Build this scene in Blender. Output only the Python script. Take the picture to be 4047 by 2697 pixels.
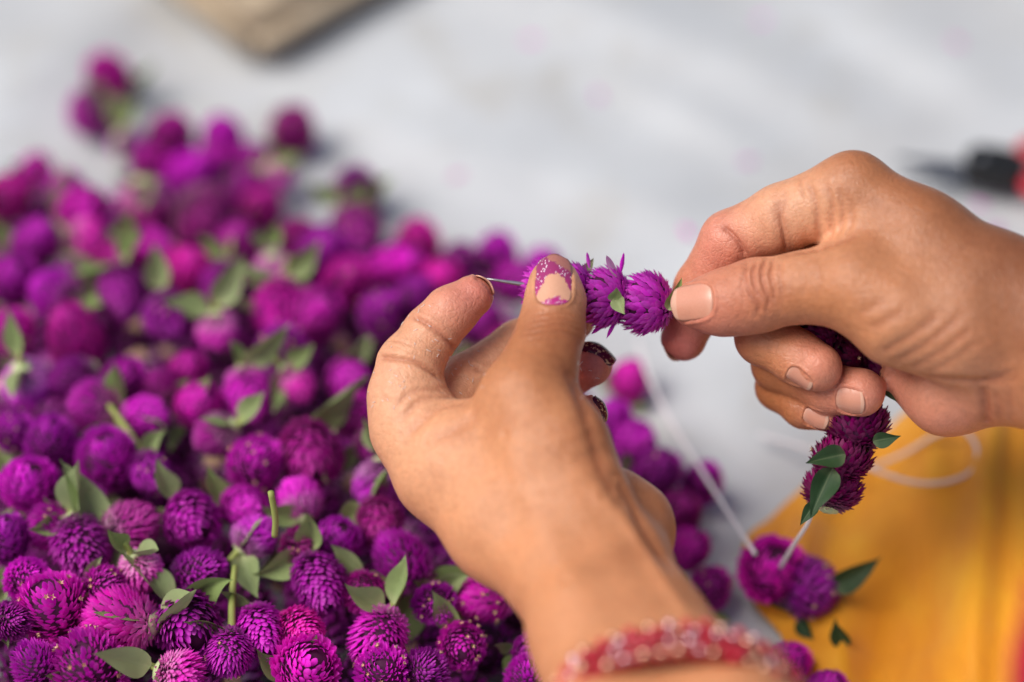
import bpy, bmesh, math, random
import numpy as np
from mathutils import Vector, Matrix, Quaternion
from mathutils.bvhtree import BVHTree

for o in list(bpy.data.objects):
    bpy.data.objects.remove(o)
scene = bpy.context.scene
COL = scene.collection
R = math.radians

# ------------------------------------------------------------------ camera
W0, H0 = 4047.0, 2697.0
LENS, SENSOR = 85.0, 36.0
FPX = LENS / SENSOR * W0
PITCH = 44.0
CAM_H = 0.76
cam_d = bpy.data.cameras.new("camera")
cam_d.lens = LENS
cam_d.sensor_width = SENSOR
cam_d.clip_start = 0.01
cam_d.clip_end = 200
cam_d.dof.use_dof = True
cam_d.dof.focus_distance = 0.893
cam_d.dof.aperture_fstop = 2.1
cam = bpy.data.objects.new("camera", cam_d)
COL.objects.link(cam)
cam.location = (0, 0, CAM_H)
cam.rotation_euler = (R(90 - PITCH), 0, 0)
scene.camera = cam
CM = Matrix.Translation(cam.location) @ cam.rotation_euler.to_matrix().to_4x4()
CMn = np.array(CM)

# ------------------------------------------------------------------ light
world = bpy.data.worlds.new("World")
scene.world = world
world.use_nodes = True
wn = world.node_tree.nodes
wl = world.node_tree.links
sky = wn.new("ShaderNodeTexSky")
sky.sky_type = 'NISHITA'
sky.sun_disc = False
SUN_EL, SUN_AZ = R(55), R(-105)      # azimuth measured from +Y towards +X
sky.sun_elevation = SUN_EL
sky.sun_rotation = SUN_AZ
sky.dust_density = 4.0
sky.air_density = 1.0
sky.ozone_density = 0.6
wn["Background"].inputs[1].default_value = 0.05
wl.new(sky.outputs[0], wn["Background"].inputs[0])
sun_d = bpy.data.lights.new("sun", 'SUN')
sun_d.energy = 1.5
sun_d.angle = R(42)
sun_d.color = (1.0, 0.965, 0.92)
sun = bpy.data.objects.new("sun", sun_d)
COL.objects.link(sun)
sdir = Vector((math.sin(SUN_AZ) * math.cos(SUN_EL), math.cos(SUN_AZ) * math.cos(SUN_EL), math.sin(SUN_EL)))
sun.rotation_euler = (-sdir).to_track_quat('-Z', 'Y').to_euler()
scene.view_settings.view_transform = 'Standard'
scene.view_settings.look = 'None'
scene.view_settings.gamma = 1.0
scene.view_settings.exposure = 0.96
scene.cycles.use_denoising = True
scene.cycles.max_bounces = 8
scene.cycles.transparent_max_bounces = 8

# ------------------------------------------------------------------ helpers
def camc(px, py, d):
    """photo pixel + distance along the optical axis -> camera-frame point (metres)"""
    return np.array(((px - W0 / 2) / FPX * d, (H0 / 2 - py) / FPX * d, -d))

def P(px, py, d):
    return CM @ Vector(camc(px, py, d))

def G(px, py, z=0.0):
    """point at height z in the world seen at that pixel"""
    a = P(px, py, 1.0)
    o = cam.location
    t = (z - o.z) / (a.z - o.z)
    return o + (a - o) * t

def to_world(v):
    v = np.asarray(v)
    return v @ CMn[:3, :3].T + CMn[:3, 3]

def link(name, me, mat=None, parent=None):
    o = bpy.data.objects.new(name, me)
    COL.objects.link(o)
    if parent is not None:
        o.parent = parent
    if mat is not None and me is not None:
        if not me.materials:
            me.materials.append(mat)
    return o

def tag(o, label=None, cat=None, group=None, kind=None):
    if label: o["label"] = label
    if cat: o["category"] = cat
    if group: o["group"] = group
    if kind: o["kind"] = kind
    return o

def mesh(name, verts, faces, smooth=True):
    me = bpy.data.meshes.new(name)
    me.from_pydata([tuple(v) for v in verts], [], [tuple(f) for f in faces])
    me.update()
    if smooth:
        me.polygons.foreach_set("use_smooth", [True] * len(me.polygons))
    return me

def empty(name, loc=(0, 0, 0)):
    o = bpy.data.objects.new(name, None)
    COL.objects.link(o)
    o.location = loc
    o.empty_display_size = 0.005
    return o

def smooth_path(pts, n=8):
    """Catmull-Rom through pts (each any length tuple)"""
    p = [np.array(q, float) for q in pts]
    p = [2 * p[0] - p[1]] + p + [2 * p[-1] - p[-2]]
    out = []
    for i in range(1, len(p) - 2):
        for k in range(n):
            t = k / n
            a, b, c, d = p[i - 1], p[i], p[i + 1], p[i + 2]
            out.append(0.5 * (2 * b + (c - a) * t + (2 * a - 5 * b + 4 * c - d) * t * t + (3 * b - a - 3 * c + d) * t ** 3))
    out.append(p[-2])
    return out

def tube(name, pts, radii, seg=10, caps=True):
    pts = [Vector(p) for p in pts]
    if not hasattr(radii, '__len__'):
        radii = [radii] * len(pts)
    vs, fs = [], []
    t0 = (pts[1] - pts[0]).normalized()
    up = Vector((0, 0, 1)) if abs(t0.z) < .9 else Vector((1, 0, 0))
    u = t0.cross(up).normalized()
    for i, p in enumerate(pts):
        t = (pts[min(i + 1, len(pts) - 1)] - pts[max(i - 1, 0)]).normalized()
        u = (u - t * u.dot(t)).normalized()
        v = t.cross(u)
        for k in range(seg):
            a = 2 * math.pi * k / seg
            vs.append(p + (u * math.cos(a) + v * math.sin(a)) * radii[i])
    for i in range(len(pts) - 1):
        for k in range(seg):
            a, b = i * seg + k, i * seg + (k + 1) % seg
            fs.append((a, b, b + seg, a + seg))
    if caps:
        fs.append(tuple(reversed(range(seg))))
        fs.append(tuple(range((len(pts) - 1) * seg, len(pts) * seg)))
    return mesh(name, vs, fs)

# ------------------------------------------------------------------ materials
def new_mat(name):
    m = bpy.data.materials.new(name)
    m.use_nodes = True
    nt = m.node_tree
    b = nt.nodes["Principled BSDF"]
    return m, nt, b

def N(nt, t, **kw):
    n = nt.nodes.new(t)
    for k, v in kw.items():
        setattr(n, k, v)
    return n

def noise(nt, scale, detail=3, rough=.5, vec=None, dist=0.0):
    n = N(nt, "ShaderNodeTexNoise")
    n.inputs["Scale"].default_value = scale
    n.inputs["Detail"].default_value = detail
    n.inputs["Roughness"].default_value = rough
    n.inputs["Distortion"].default_value = dist
    if vec is not None:
        nt.links.new(vec, n.inputs["Vector"])
    return n.outputs["Fac"]

def ramp(nt, fac, stops):
    r = N(nt, "ShaderNodeValToRGB")
    el = r.color_ramp.elements
    while len(el) < len(stops):
        el.new(0.5)
    for e, (p, c) in zip(el, stops):
        e.position = p
        e.color = (*c, 1) if len(c) == 3 else c
    nt.links.new(fac, r.inputs[0])
    return r.outputs["Color"]

def mixc(nt, fac, a, b, blend='MIX'):
    n = N(nt, "ShaderNodeMix", data_type='RGBA', blend_type=blend)
    for sock, v in ((n.inputs[0], fac), (n.inputs[6], a), (n.inputs[7], b)):
        if hasattr(v, 'is_output'):
            nt.links.new(v, sock)
        elif isinstance(v, (int, float)):
            sock.default_value = v
        else:
            sock.default_value = (*v, 1)
    return n.outputs[2]

def mth(nt, op, a, b=None, c=None, clamp=False):
    n = N(nt, "ShaderNodeMath", operation=op, use_clamp=clamp)
    for i, v in enumerate((a, b, c)):
        if v is None: continue
        if hasattr(v, 'is_output'): nt.links.new(v, n.inputs[i])
        else: n.inputs[i].default_value = v
    return n.outputs[0]

def bump(nt, b, height, strength=.3, dist=.001):
    n = N(nt, "ShaderNodeBump")
    n.inputs["Strength"].default_value = strength
    n.inputs["Distance"].default_value = dist
    nt.links.new(height, n.inputs["Height"])
    nt.links.new(n.outputs[0], b.inputs["Normal"])
    return n

def objco(nt):
    return N(nt, "ShaderNodeTexCoord").outputs["Object"]

def srgb(r, g, b):
    f = lambda c: (c / 255 / 12.92) if c / 255 <= .04045 else ((c / 255 + .055) / 1.055) ** 2.4
    return (f(r), f(g), f(b))

def mat_plain(name, col, rough=.6, metal=0, spec=.5, var=.12, scale=60):
    m, nt, b = new_mat(name)
    f = noise(nt, scale, 4, vec=objco(nt))
    c = mixc(nt, f, tuple(x * (1 - var) for x in col), tuple(min(1, x * (1 + var)) for x in col))
    nt.links.new(c, b.inputs["Base Color"])
    b.inputs["Roughness"].default_value = rough
    b.inputs["Metallic"].default_value = metal
    b.inputs["Specular IOR Level"].default_value = spec
    return m

def mat_skin():
    m, nt, b = new_mat("skin")
    at = N(nt, "ShaderNodeAttribute", attribute_name="tone")
    co = objco(nt)
    n1 = noise(nt, 55, 5, .6, co)
    n2 = noise(nt, 420, 4, .6, co)
    c = mixc(nt, 1.0, at.outputs["Color"], ramp(nt, n1, [(.25, (.86, .80, .77)), (.5, (1, 1, 1)), (.75, (1.10, 1.05, 1.02))]), 'MULTIPLY')
    c = mixc(nt, 1.0, c, ramp(nt, n2, [(.3, (.90, .88, .86)), (.6, (1.03, 1.03, 1.03))]), 'MULTIPLY')
    nt.links.new(c, b.inputs["Base Color"])
    b.inputs["Roughness"].default_value = .40
    b.inputs["Specular IOR Level"].default_value = .42
    b.inputs["Subsurface Weight"].default_value = .16
    b.inputs["Subsurface Radius"].default_value = (1.0, .38, .2)
    b.inputs["Subsurface Scale"].default_value = .0035
    v = N(nt, "ShaderNodeTexVoronoi", feature='DISTANCE_TO_EDGE')
    v.inputs["Scale"].default_value = 900
    dn = N(nt, "ShaderNodeTexNoise"); dn.inputs["Scale"].default_value = 120
    nt.links.new(co, dn.inputs["Vector"])
    va = N(nt, "ShaderNodeVectorMath", operation='MULTIPLY_ADD')
    nt.links.new(dn.outputs["Color"], va.inputs[0]); va.inputs[1].default_value = (.006,) * 3
    nt.links.new(co, va.inputs[2]); nt.links.new(va.outputs[0], v.inputs["Vector"])
    e = mth(nt, 'MULTIPLY', v.outputs["Distance"], 5.0, clamp=True)
    h = mth(nt, 'ADD', mth(nt, 'MULTIPLY', e, .6), mth(nt, 'MULTIPLY', n2, .8))
    v2 = N(nt, "ShaderNodeTexVoronoi", feature='DISTANCE_TO_EDGE'); v2.inputs["Scale"].default_value = 330
    nt.links.new(va.outputs[0], v2.inputs["Vector"])
    h = mth(nt, 'ADD', h, mth(nt, 'MULTIPLY', mth(nt, 'MULTIPLY', v2.outputs["Distance"], 6.0, clamp=True), .9))
    bump(nt, b, h, .34, .00035)
    rg = mth(nt, 'MULTIPLY_ADD', n1, -.22, .51)
    nt.links.new(rg, b.inputs["Roughness"])
    return m

def mat_petal(name, col, hue=1.0, spec=.16):
    """papery bract: colour along the bract from attribute 'pale', hue by object"""
    m, nt, b = new_mat(name)
    at = N(nt, "ShaderNodeAttribute", attribute_name="pale")
    oi = N(nt, "ShaderNodeObjectInfo")
    hsv = N(nt, "ShaderNodeHueSaturation")
    hsv.inputs["Hue"].default_value = .5
    rnd = mth(nt, 'MULTIPLY_ADD', oi.outputs["Random"], .06 * hue, .5 - .032 * hue)
    nt.links.new(rnd, hsv.inputs["Hue"])
    r2 = mth(nt, 'FRACT', mth(nt, 'MULTIPLY', oi.outputs["Random"], 7.31))
    val = mth(nt, 'MULTIPLY_ADD', r2, .75 * hue, 1 - .42 * hue)
    nt.links.new(val, hsv.inputs["Value"])
    n1 = noise(nt, 260, 3, .6, objco(nt))
    c = mixc(nt, n1, tuple(x * .72 for x in col), tuple(min(1, x * 1.25) for x in col))
    nt.links.new(c, hsv.inputs["Color"])
    c2 = mixc(nt, at.outputs["Fac"], hsv.outputs[0], srgb(232, 206, 218))
    nt.links.new(c2, b.inputs["Base Color"])
    b.inputs["Roughness"].default_value = .5
    b.inputs["Specular IOR Level"].default_value = spec
    tr = N(nt, "ShaderNodeBsdfTranslucent")
    nt.links.new(c2, tr.inputs["Color"])
    mx = N(nt, "ShaderNodeMixShader")
    mx.inputs[0].default_value = .3
    nt.links.new(b.outputs[0], mx.inputs[1]); nt.links.new(tr.outputs[0], mx.inputs[2])
    nt.links.new(mx.outputs[0], nt.nodes["Material Output"].inputs[0])
    return m

def mat_leaf(name, col, leafvar=.7):
    m, nt, b = new_mat(name)
    oi = N(nt, "ShaderNodeObjectInfo")
    uv = N(nt, "ShaderNodeAttribute", attribute_name="UVMap")
    sx = N(nt, "ShaderNodeSeparateXYZ"); nt.links.new(uv.outputs["Vector"], sx.inputs[0])
    n1 = noise(nt, 300, 4, .6, objco(nt))
    c = mixc(nt, n1, tuple(x * .75 for x in col), tuple(x * 1.25 for x in col))
    c = mixc(nt, mth(nt, 'MULTIPLY', oi.outputs["Random"], leafvar), c, srgb(166, 178, 132))
    mid = mth(nt, 'ABSOLUTE', mth(nt, 'SUBTRACT', sx.outputs[0], .5))
    vein = mth(nt, 'LESS_THAN', mid, .035)
    c = mixc(nt, mth(nt, 'MULTIPLY', vein, .14), c, srgb(176, 190, 140))
    basep = mth(nt, 'SUBTRACT', .22, sx.outputs[1], clamp=True)
    c = mixc(nt, mth(nt, 'MULTIPLY', basep, 3.0 if leafvar > .1 else .6, clamp=True), c, srgb(196, 204, 150))
    nt.links.new(c, b.inputs["Base Color"])
    b.inputs["Roughness"].default_value = .5
    b.inputs["Specular IOR Level"].default_value = .4
    w = N(nt, "ShaderNodeTexWave"); w.inputs["Scale"].default_value = 9
    mp = N(nt, "ShaderNodeVectorMath", operation='ADD')
    nt.links.new(uv.outputs["Vector"], mp.inputs[0])
    cb = N(nt, "ShaderNodeCombineXYZ"); nt.links.new(mth(nt, 'MULTIPLY', mid, -.8), cb.inputs[1])
    nt.links.new(cb.outputs[0], mp.inputs[1])
    w.bands_direction = 'Y'
    nt.links.new(mp.outputs[0], w.inputs["Vector"])
    bump(nt, b, w.outputs["Fac"], .25, .0005)
    tr = N(nt, "ShaderNodeBsdfTranslucent"); nt.links.new(c, tr.inputs["Color"])
    mx = N(nt, "ShaderNodeMixShader"); mx.inputs[0].default_value = .25
    nt.links.new(b.outputs[0], mx.inputs[1]); nt.links.new(tr.outputs[0], mx.inputs[2])
    nt.links.new(mx.outputs[0], nt.nodes["Material Output"].inputs[0])
    return m

def mat_cloth_sheet():
    m, nt, b = new_mat("sheet_cloth")
    co = objco(nt)
    c = ramp(nt, noise(nt, 7, 4, .55, co), [(.3, srgb(182, 184, 186)), (.7, srgb(203, 207, 210))])
    st = ramp(nt, noise(nt, 16, 5, .62, co, .6), [(.52, (0, 0, 0)), (.72, (1, 1, 1))])
    c = mixc(nt, mth(nt, 'MULTIPLY', st, .55), c, srgb(172, 167, 156))
    nt.links.new(c, b.inputs["Base Color"])
    b.inputs["Roughness"].default_value = .75
    b.inputs["Specular IOR Level"].default_value = .25
    bump(nt, b, noise(nt, 900, 3, .6, co), .3, .0006)
    return m

def mat_yellow():
    m, nt, b = new_mat("saffron_cloth")
    co = objco(nt)
    mp = N(nt, "ShaderNodeMapping"); mp.inputs["Scale"].default_value = (1, .5, 1)
    mp.inputs["Rotation"].default_value = (0, 0, R(-28))
    nt.links.new(co, mp.inputs["Vector"])
    f = noise(nt, 38, 3, .5, mp.outputs[0], .3)
    c = ramp(nt, f, [(.3, srgb(218, 136, 4)), (.5, srgb(230, 152, 8)), (.72, srgb(238, 170, 20))])
    nt.links.new(c, b.inputs["Base Color"])
    b.inputs["Roughness"].default_value = .7
    b.inputs["Sheen Weight"].default_value = .25
    wv = noise(nt, 1100, 2, .5, co)
    h = mth(nt, 'ADD', mth(nt, 'MULTIPLY', f, 1.2), mth(nt, 'MULTIPLY', wv, .4))
    bump(nt, b, h, .5, .0015)
    return m

def mat_wood():
    m, nt, b = new_mat("block_wood")
    co = objco(nt)
    mp = N(nt, "ShaderNodeMapping"); mp.inputs["Scale"].default_value = (.12, 1, 1)
    nt.links.new(co, mp.inputs["Vector"])
    f = noise(nt, 90, 6, .6, mp.outputs[0], 1.2)
    c = ramp(nt, f, [(.3, srgb(164, 144, 118)), (.6, srgb(190, 172, 146)), (.75, srgb(204, 190, 168))])
    nt.links.new(c, b.inputs["Base Color"])
    b.inputs["Roughness"].default_value = .75
    bump(nt, b, f, .4, .001)
    return m

def mat_nail(name, kind):
    m, nt, b = new_mat(name)
    uv = N(nt, "ShaderNodeAttribute", attribute_name="UVMap")
    sx = N(nt, "ShaderNodeSeparateXYZ"); nt.links.new(uv.outputs["Vector"], sx.inputs[0])
    u, v = sx.outputs[0], sx.outputs[1]
    n1 = noise(nt, 7, 6, .65, uv.outputs["Vector"], .4)
    n2 = noise(nt, 20, 4, .6, uv.outputs["Vector"])
    bare = mixc(nt, n2, srgb(204, 140, 116), srgb(218, 158, 134))
    lun = mth(nt, 'SUBTRACT', .2, v, clamp=True)
    bare = mixc(nt, mth(nt, 'MULTIPLY', lun, 2.2, clamp=True), bare, srgb(226, 184, 160))
    edge = mth(nt, 'GREATER_THAN', v, .86)
    bare = mixc(nt, mth(nt, 'MULTIPLY', edge, .3), bare, srgb(226, 206, 182))
    rough = .27
    if kind == 'bare':
        c = bare
        nt.links.new(c, b.inputs["Base Color"])
    elif kind == 'chipped':
        # polish left in a band and a strip along the cuticle; worn brown free edge
        w = mth(nt, 'MULTIPLY', mth(nt, 'SUBTRACT', n1, .5), .34)
        vv = mth(nt, 'ADD', v, w)
        # side bias: polish higher on left side
        uu = mth(nt, 'ABSOLUTE', mth(nt, 'SUBTRACT', u, .53))
        low = mth(nt, 'SUBTRACT', .62, mth(nt, 'MULTIPLY', mth(nt, 'POWER', mth(nt, 'MULTIPLY', uu, 2.0), 2.0), .48))
        high = mth(nt, 'ADD', .86, mth(nt, 'MULTIPLY', mth(nt, 'SUBTRACT', .45, u), .34))
        band = mth(nt, 'MULTIPLY', mth(nt, 'GREATER_THAN', vv, low), mth(nt, 'LESS_THAN', vv, high))
        w2 = mth(nt, 'MULTIPLY', mth(nt, 'SUBTRACT', n1, .5), .3)
        strip = mth(nt, 'LESS_THAN', mth(nt, 'ADD', v, w2), mth(nt, 'SUBTRACT', .17, mth(nt, 'MULTIPLY', mth(nt, 'ABSOLUTE', mth(nt, 'SUBTRACT', u, .58)), .3)))
        pol = mth(nt, 'MAXIMUM', band, strip)
        worn = mth(nt, 'GREATER_THAN', vv, high)
        bare = mixc(nt, n2, srgb(214, 156, 126), srgb(226, 174, 144))
        c = mixc(nt, worn, bare, mixc(nt, n2, srgb(160, 96, 92), srgb(186, 128, 112)))
        pc = mixc(nt, v, srgb(186, 44, 128), srgb(142, 54, 96))
        c = mixc(nt, pol, c, pc)
        vo = N(nt, "ShaderNodeTexVoronoi"); vo.inputs["Scale"].default_value = 17
        nt.links.new(uv.outputs["Vector"], vo.inputs["Vector"])
        gl = mth(nt, 'MULTIPLY', mth(nt, 'LESS_THAN', vo.outputs["Distance"], .27),
                 mth(nt, 'MULTIPLY', pol, mth(nt, 'GREATER_THAN', noise(nt, 5, 2, .5, uv.outputs["Vector"]), .43)))
        c = mixc(nt, gl, c, srgb(246, 236, 240))
        nt.links.new(c, b.inputs["Base Color"])
        bump(nt, b, mth(nt, 'ADD', pol, gl), .5, .00012)
        rough = .3
    else:  # dark worn polish
        pol = mth(nt, 'GREATER_THAN', n1, .42)
        c = mixc(nt, pol, srgb(206, 168, 130), srgb(78, 18, 40))
        nt.links.new(c, b.inputs["Base Color"])
        rough = .2
    b.inputs["Roughness"].default_value = rough
    b.inputs["Specular IOR Level"].default_value = .5
    if kind != 'dark':
        b.inputs["Subsurface Weight"].default_value = .15
        b.inputs["Subsurface Radius"].default_value = (1, .5, .4)
        b.inputs["Subsurface Scale"].default_value = .001
    return m

M = {}
M['skin'] = mat_skin()
M['petal'] = mat_petal("bract_magenta", srgb(228, 22, 206))
M['petal_shaded'] = mat_petal("bract_shaded", srgb(130, 3, 86), .5, .12)  # garland bracts: darker colour with the hand's shade put into it
M['petal_hero'] = mat_petal("bract_strung", srgb(228, 40, 216), .3, .4)
M['core'] = mat_plain("flower_core", srgb(66, 3, 54), .8)
M['leaf'] = mat_leaf("leaf_green", srgb(134, 158, 92))
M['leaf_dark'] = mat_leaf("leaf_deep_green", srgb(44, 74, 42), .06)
M['stem'] = mat_plain("stem_green", srgb(150, 160, 84), .6)
M['calyx'] = mat_plain("calyx_green", srgb(190, 202, 150), .6)
M['floret'] = mat_plain("floret_cream", srgb(228, 190, 150), .6)
M['sheet'] = mat_cloth_sheet()
M['yellow'] = mat_yellow()
M['wood'] = mat_wood()
M['red'] = mat_plain("red_cloth", srgb(176, 20, 44), .75, scale=200)
M['steel'] = mat_plain("needle_steel", srgb(176, 176, 178), .3, .85, var=.5, scale=700)
M['blade'] = mat_plain("blade_steel", srgb(120, 122, 128), .4, .8)
M['black'] = mat_plain("black_plastic", srgb(22, 21, 20), .5)
M['redplastic'] = mat_plain("red_plastic", srgb(196, 40, 58), .4)
M['thread'] = mat_plain("thread_white", srgb(226, 220, 222), .6, var=.06, scale=900)
M['nail'] = mat_nail("nail_bare", 'bare')
M['nail_chip'] = mat_nail("nail_chipped", 'chipped')
M['nail_dark'] = mat_nail("nail_dark_polish", 'dark')
M['bangle'] = mat_plain("bangle_red", srgb(140, 18, 26), .35)
M['gold'] = mat_plain("bead_gold", srgb(236, 186, 156), .12, .9, var=.2)
M['pearl'] = mat_plain("bead_pink", srgb(246, 200, 206), .08, .85, spec=.8, var=.1)
M['redbead'] = mat_plain("bead_red", srgb(206, 34, 62), .18, .1, spec=.8)
M['lint'] = mat_plain("lint_white", srgb(235, 230, 226), .8)

# ================================================================== ground sheet
def sheet_z(x, y):
    z = .0022 * np.sin(x * 19 + y * 7 + 1.0) + .0016 * np.sin(-x * 11 + y * 27) + .0010 * np.sin(x * 53 - y * 31)
    # long soft folds running down to the right
    for (a, b, h, w) in FOLDS:
        ax, ay = a; bx, by = b
        L2 = (bx - ax) ** 2 + (by - ay) ** 2
        t = np.clip(((x - ax) * (bx - ax) + (y - ay) * (by - ay)) / L2, 0, 1)
        dx, dy = x - (ax + t * (bx - ax)), y - (ay + t * (by - ay))
        sgn = np.sign((bx - ax) * dy - (by - ay) * dx)
        d = np.sqrt(dx * dx + dy * dy)
        taper = np.sin(np.pi * np.clip(t * .9 + .05, 0, 1))
        z = z + h * taper * np.exp(-(d / np.where(sgn > 0, w * 1.8, w)) ** 2)
    return z - .004

def gxy(px, py):
    g = G(px, py); return (g.x, g.y)
FOLDS = [(gxy(2300, 250), gxy(3100, 620), .005, .012), (gxy(1300, 420), gxy(2100, 760), .004, .012), (gxy(3000, 900), gxy(2500, 1300), .004, .012), (gxy(1750, -150), gxy(3700, 560), .010, .022), (gxy(1850, 560), gxy(3000, 980), .005, .016),
         (gxy(-200, 520), gxy(700, -150), .006, .02), (gxy(3300, 0), gxy(4000, 420), .007, .02),
         (gxy(2600, 1500), gxy(3300, 1900), .005, .02)]
def build_sheet():
    n = 260
    xs = np.linspace(-.55, .6, n); ys = np.linspace(.25, 1.45, n)
    X, Y = np.meshgrid(xs, ys, indexing='ij')
    Z = sheet_z(X, Y)
    vs = np.stack([X, Y, Z], -1).reshape(-1, 3)
    fs = [(i * n + j, (i + 1) * n + j, (i + 1) * n + j + 1, i * n + j + 1) for i in range(n - 1) for j in range(n - 1)]
    o = link("ground_sheet", mesh("ground_sheet", vs, fs), M['sheet'])
    tag(o, "off-white stained cloth sheet spread on the ground", "ground", kind="structure")
    # floor under and around the sheet
    s = 4.0
    o2 = link("ground", mesh("ground", [(-s, -s, -.03), (s, -s, -.03), (s, s, -.03), (-s, s, -.03)], [(0, 1, 2, 3)]), mat_plain("ground_concrete", srgb(186, 186, 186), .85, scale=8))
    tag(o2, "pale ground under the spread sheet", "ground", kind="structure")
build_sheet()

# ================================================================== wooden block
def build_block():
    c0 = G(1000, 305); a0 = G(520, -90); b0 = G(1620, -40)
    u = (a0 - c0); u.z = 0; u.normalize()
    v = (b0 - c0); v.z = 0; v.normalize()
    lu, lv, h = .22, .16, .026
    bm = bmesh.new()
    bot = [c0, c0 + u * lu, c0 + u * lu + v * lv, c0 + v * lv]
    vb = [bm.verts.new((p.x - c0.x, p.y - c0.y, 0)) for p in bot]
    vt = [bm.verts.new((p.x - c0.x, p.y - c0.y, h)) for p in bot]
    bm.faces.new(vb); bm.faces.new(vt)
    for i in range(4):
        bm.faces.new((vb[i], vb[(i + 1) % 4], vt[(i + 1) % 4], vt[i]))
    bmesh.ops.recalc_face_normals(bm, faces=bm.faces)
    bmesh.ops.bevel(bm, geom=list(bm.edges), offset=.009, segments=4, affect='EDGES')
    bmesh.ops.subdivide_edges(bm, edges=list(bm.edges), cuts=2, use_grid_fill=True)
    rnd = random.Random(4)
    for w in bm.verts:
        w.co += Vector((rnd.uniform(-1, 1), rnd.uniform(-1, 1), rnd.uniform(-1, 1))) * .0006
    me = bpy.data.meshes.new("wooden_block"); bm.to_mesh(me); bm.free()
    me.polygons.foreach_set("use_smooth", [True] * len(me.polygons))
    o = link("wooden_block", me, M['wood'])
    o.location = (c0.x, c0.y, .0005)
    tag(o, "blurred tan wooden block lying on the sheet at the top edge", "block")
build_block()

# ================================================================== scissors
def build_scissors():
    piv = G(3880, 640, .012)
    root = empty("scissors", (piv.x, piv.y, .0))
    tag(root, "blurred scissors with black body and red handles on the sheet", "scissors")
    def plate(name, pts, z0, z1, mat):
        n = len(pts)
        vs = [(x, y, z0) for x, y in pts] + [(x, y, z1) for x, y in pts]
        fs = [tuple(reversed(range(n))), tuple(range(n, 2 * n))] + [(i, (i + 1) % n, n + (i + 1) % n, n + i) for i in range(n)]
        me = mesh(name, vs, fs, False)
        return link(name, me, mat, root)
    def rot(pts, a):
        c, s = math.cos(a), math.sin(a)
        return [(x * c - y * s, x * s + y * c) for x, y in pts]
    bl = [(.004, -.006), (-.020, -.0055), (-.047, -.001), (-.047, 0), (-.02, .0035), (.004, .006)]
    plate("blade", rot(bl, R(-12)), .006, .0078, M['blade'])
    plate("blade", rot([(x, -y) for x, y in bl], R(17)), .0085, .0103, M['blade'])
    sh = [(-.008, -.009), (.004, -.012), (.018, -.0125), (.024, -.007), (.024, .006), (.014, .012), (-.002, .0125), (-.009, .006)]
    plate("handle_body", rot(sh, R(-8)), .004, .016, M['black'])
    sv = tube("pivot_screw", [(0, 0, .0155), (0, 0, .018)], [.003, .0028], 14)
    link("pivot_screw", sv, M['blade'], root)
    for s in (-1, 1):
        ring = []
        for k in range(25):
            a = 2 * math.pi * k / 24
            ring.append((.046 + .022 * math.cos(a), s * .015 + .011 * math.sin(a) + .1 * s * .01 * math.cos(a), .010))
        link("finger_ring", tube("finger_ring", ring, .0042, 10), M['redplastic'], root)
    root.rotation_euler = (0, 0, R(-3))
    root.scale = (.88, .88, .88)
build_scissors()

# ================================================================== saffron cloth
def resample(pts, n):
    p = np.array(smooth_path(pts, 10)); d = np.r_[0, np.cumsum(np.linalg.norm(np.diff(p, axis=0), axis=1))]
    t = np.linspace(0, d[-1], n)
    return np.stack([np.interp(t, d, p[:, k]) for k in range(p.shape[1])], 1)

def build_yellow():
    C = resample([(4300, 1600), (3900, 1655), (3560, 1700), (3330, 1800), (3130, 1965), (3040, 2050), (2960, 2110), (2925, 2230), (2975, 2380), (3090, 2520), (3080, 2600), (3180, 2750), (3260, 2950)], 110)
    D = resample([(4500, 1500), (4600, 1800), (4600, 2200), (4600, 2600), (4500, 3000)], 110)
    nu = 150
    vs = []
    for i in range(110):
        a = np.array(G(C[i][0], C[i][1], .002)); b = np.array(G(D[i][0], D[i][1], .002))
        for j in range(nu):
            u = j / (nu - 1)
            p = a * (1 - u) + b * u
            s = np.linalg.norm(p - a)
            h = .002 + .010 * (1 - math.exp(-s / .03)) + .02 * u ** 2
            x, y = p[0], p[1]
            # slanted soft folds
            q = x * .86 + y * -.5
            h += (.0050 * math.sin(q * 110 + 1.5 * math.sin(y * 30)) * (.5 + .5 * math.sin(y * 40 + x * 20)) + .0040 * math.sin(q * 63 + y * 45) + .0026 * math.sin(q * 260 + y * 70 + 2 * math.sin(x * 60))) * min(1, s / .025)
            # smooth raised fold near the right edge
            k = 1 / (1 + math.exp(-(x - .172 + .05 * (y - .6)) / .003))
            h += .014 * k
            vs.append((x, y, h))
    fs = [(i * nu + j, (i + 1) * nu + j, (i + 1) * nu + j + 1, i * nu + j + 1) for i in range(109) for j in range(nu - 1)]
    me = mesh("skirt_cloth", vs, fs)
    o = link("skirt_cloth", me, M['yellow'])
    sm = o.modifiers.new("thickness", 'SOLIDIFY'); sm.thickness = .0015
    tag(o, "saffron yellow cloth of the skirt at the lower right", "cloth")
build_yellow()

def build_red():
    vs, n = [], 26
    for i in range(n):
        v = i / (n - 1)
        py = 2300 + 560 * v
        for j in range(n):
            u = j / (n - 1)
            a = (u - .5) * math.pi
            px = 4175 - 95 * v + 170 * (-math.cos(a)) + 12 * math.sin(v * 9)
            d = .69 + .03 * math.sin(a) + .004 * math.sin(v * 14 + u * 7)
            vs.append(P(px + 60, py, d))
    fs = [(i * n + j, (i + 1) * n + j, (i + 1) * n + j + 1, i * n + j + 1) for i in range(n - 1) for j in range(n - 1)]
    o = link("red_garment", mesh("red_garment", vs, fs), M['red'])
    sm = o.modifiers.new("thickness", 'SOLIDIFY'); sm.thickness = .001
    tag(o, "out-of-focus red garment edge in the lower right corner", "garment")
build_red()

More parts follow.
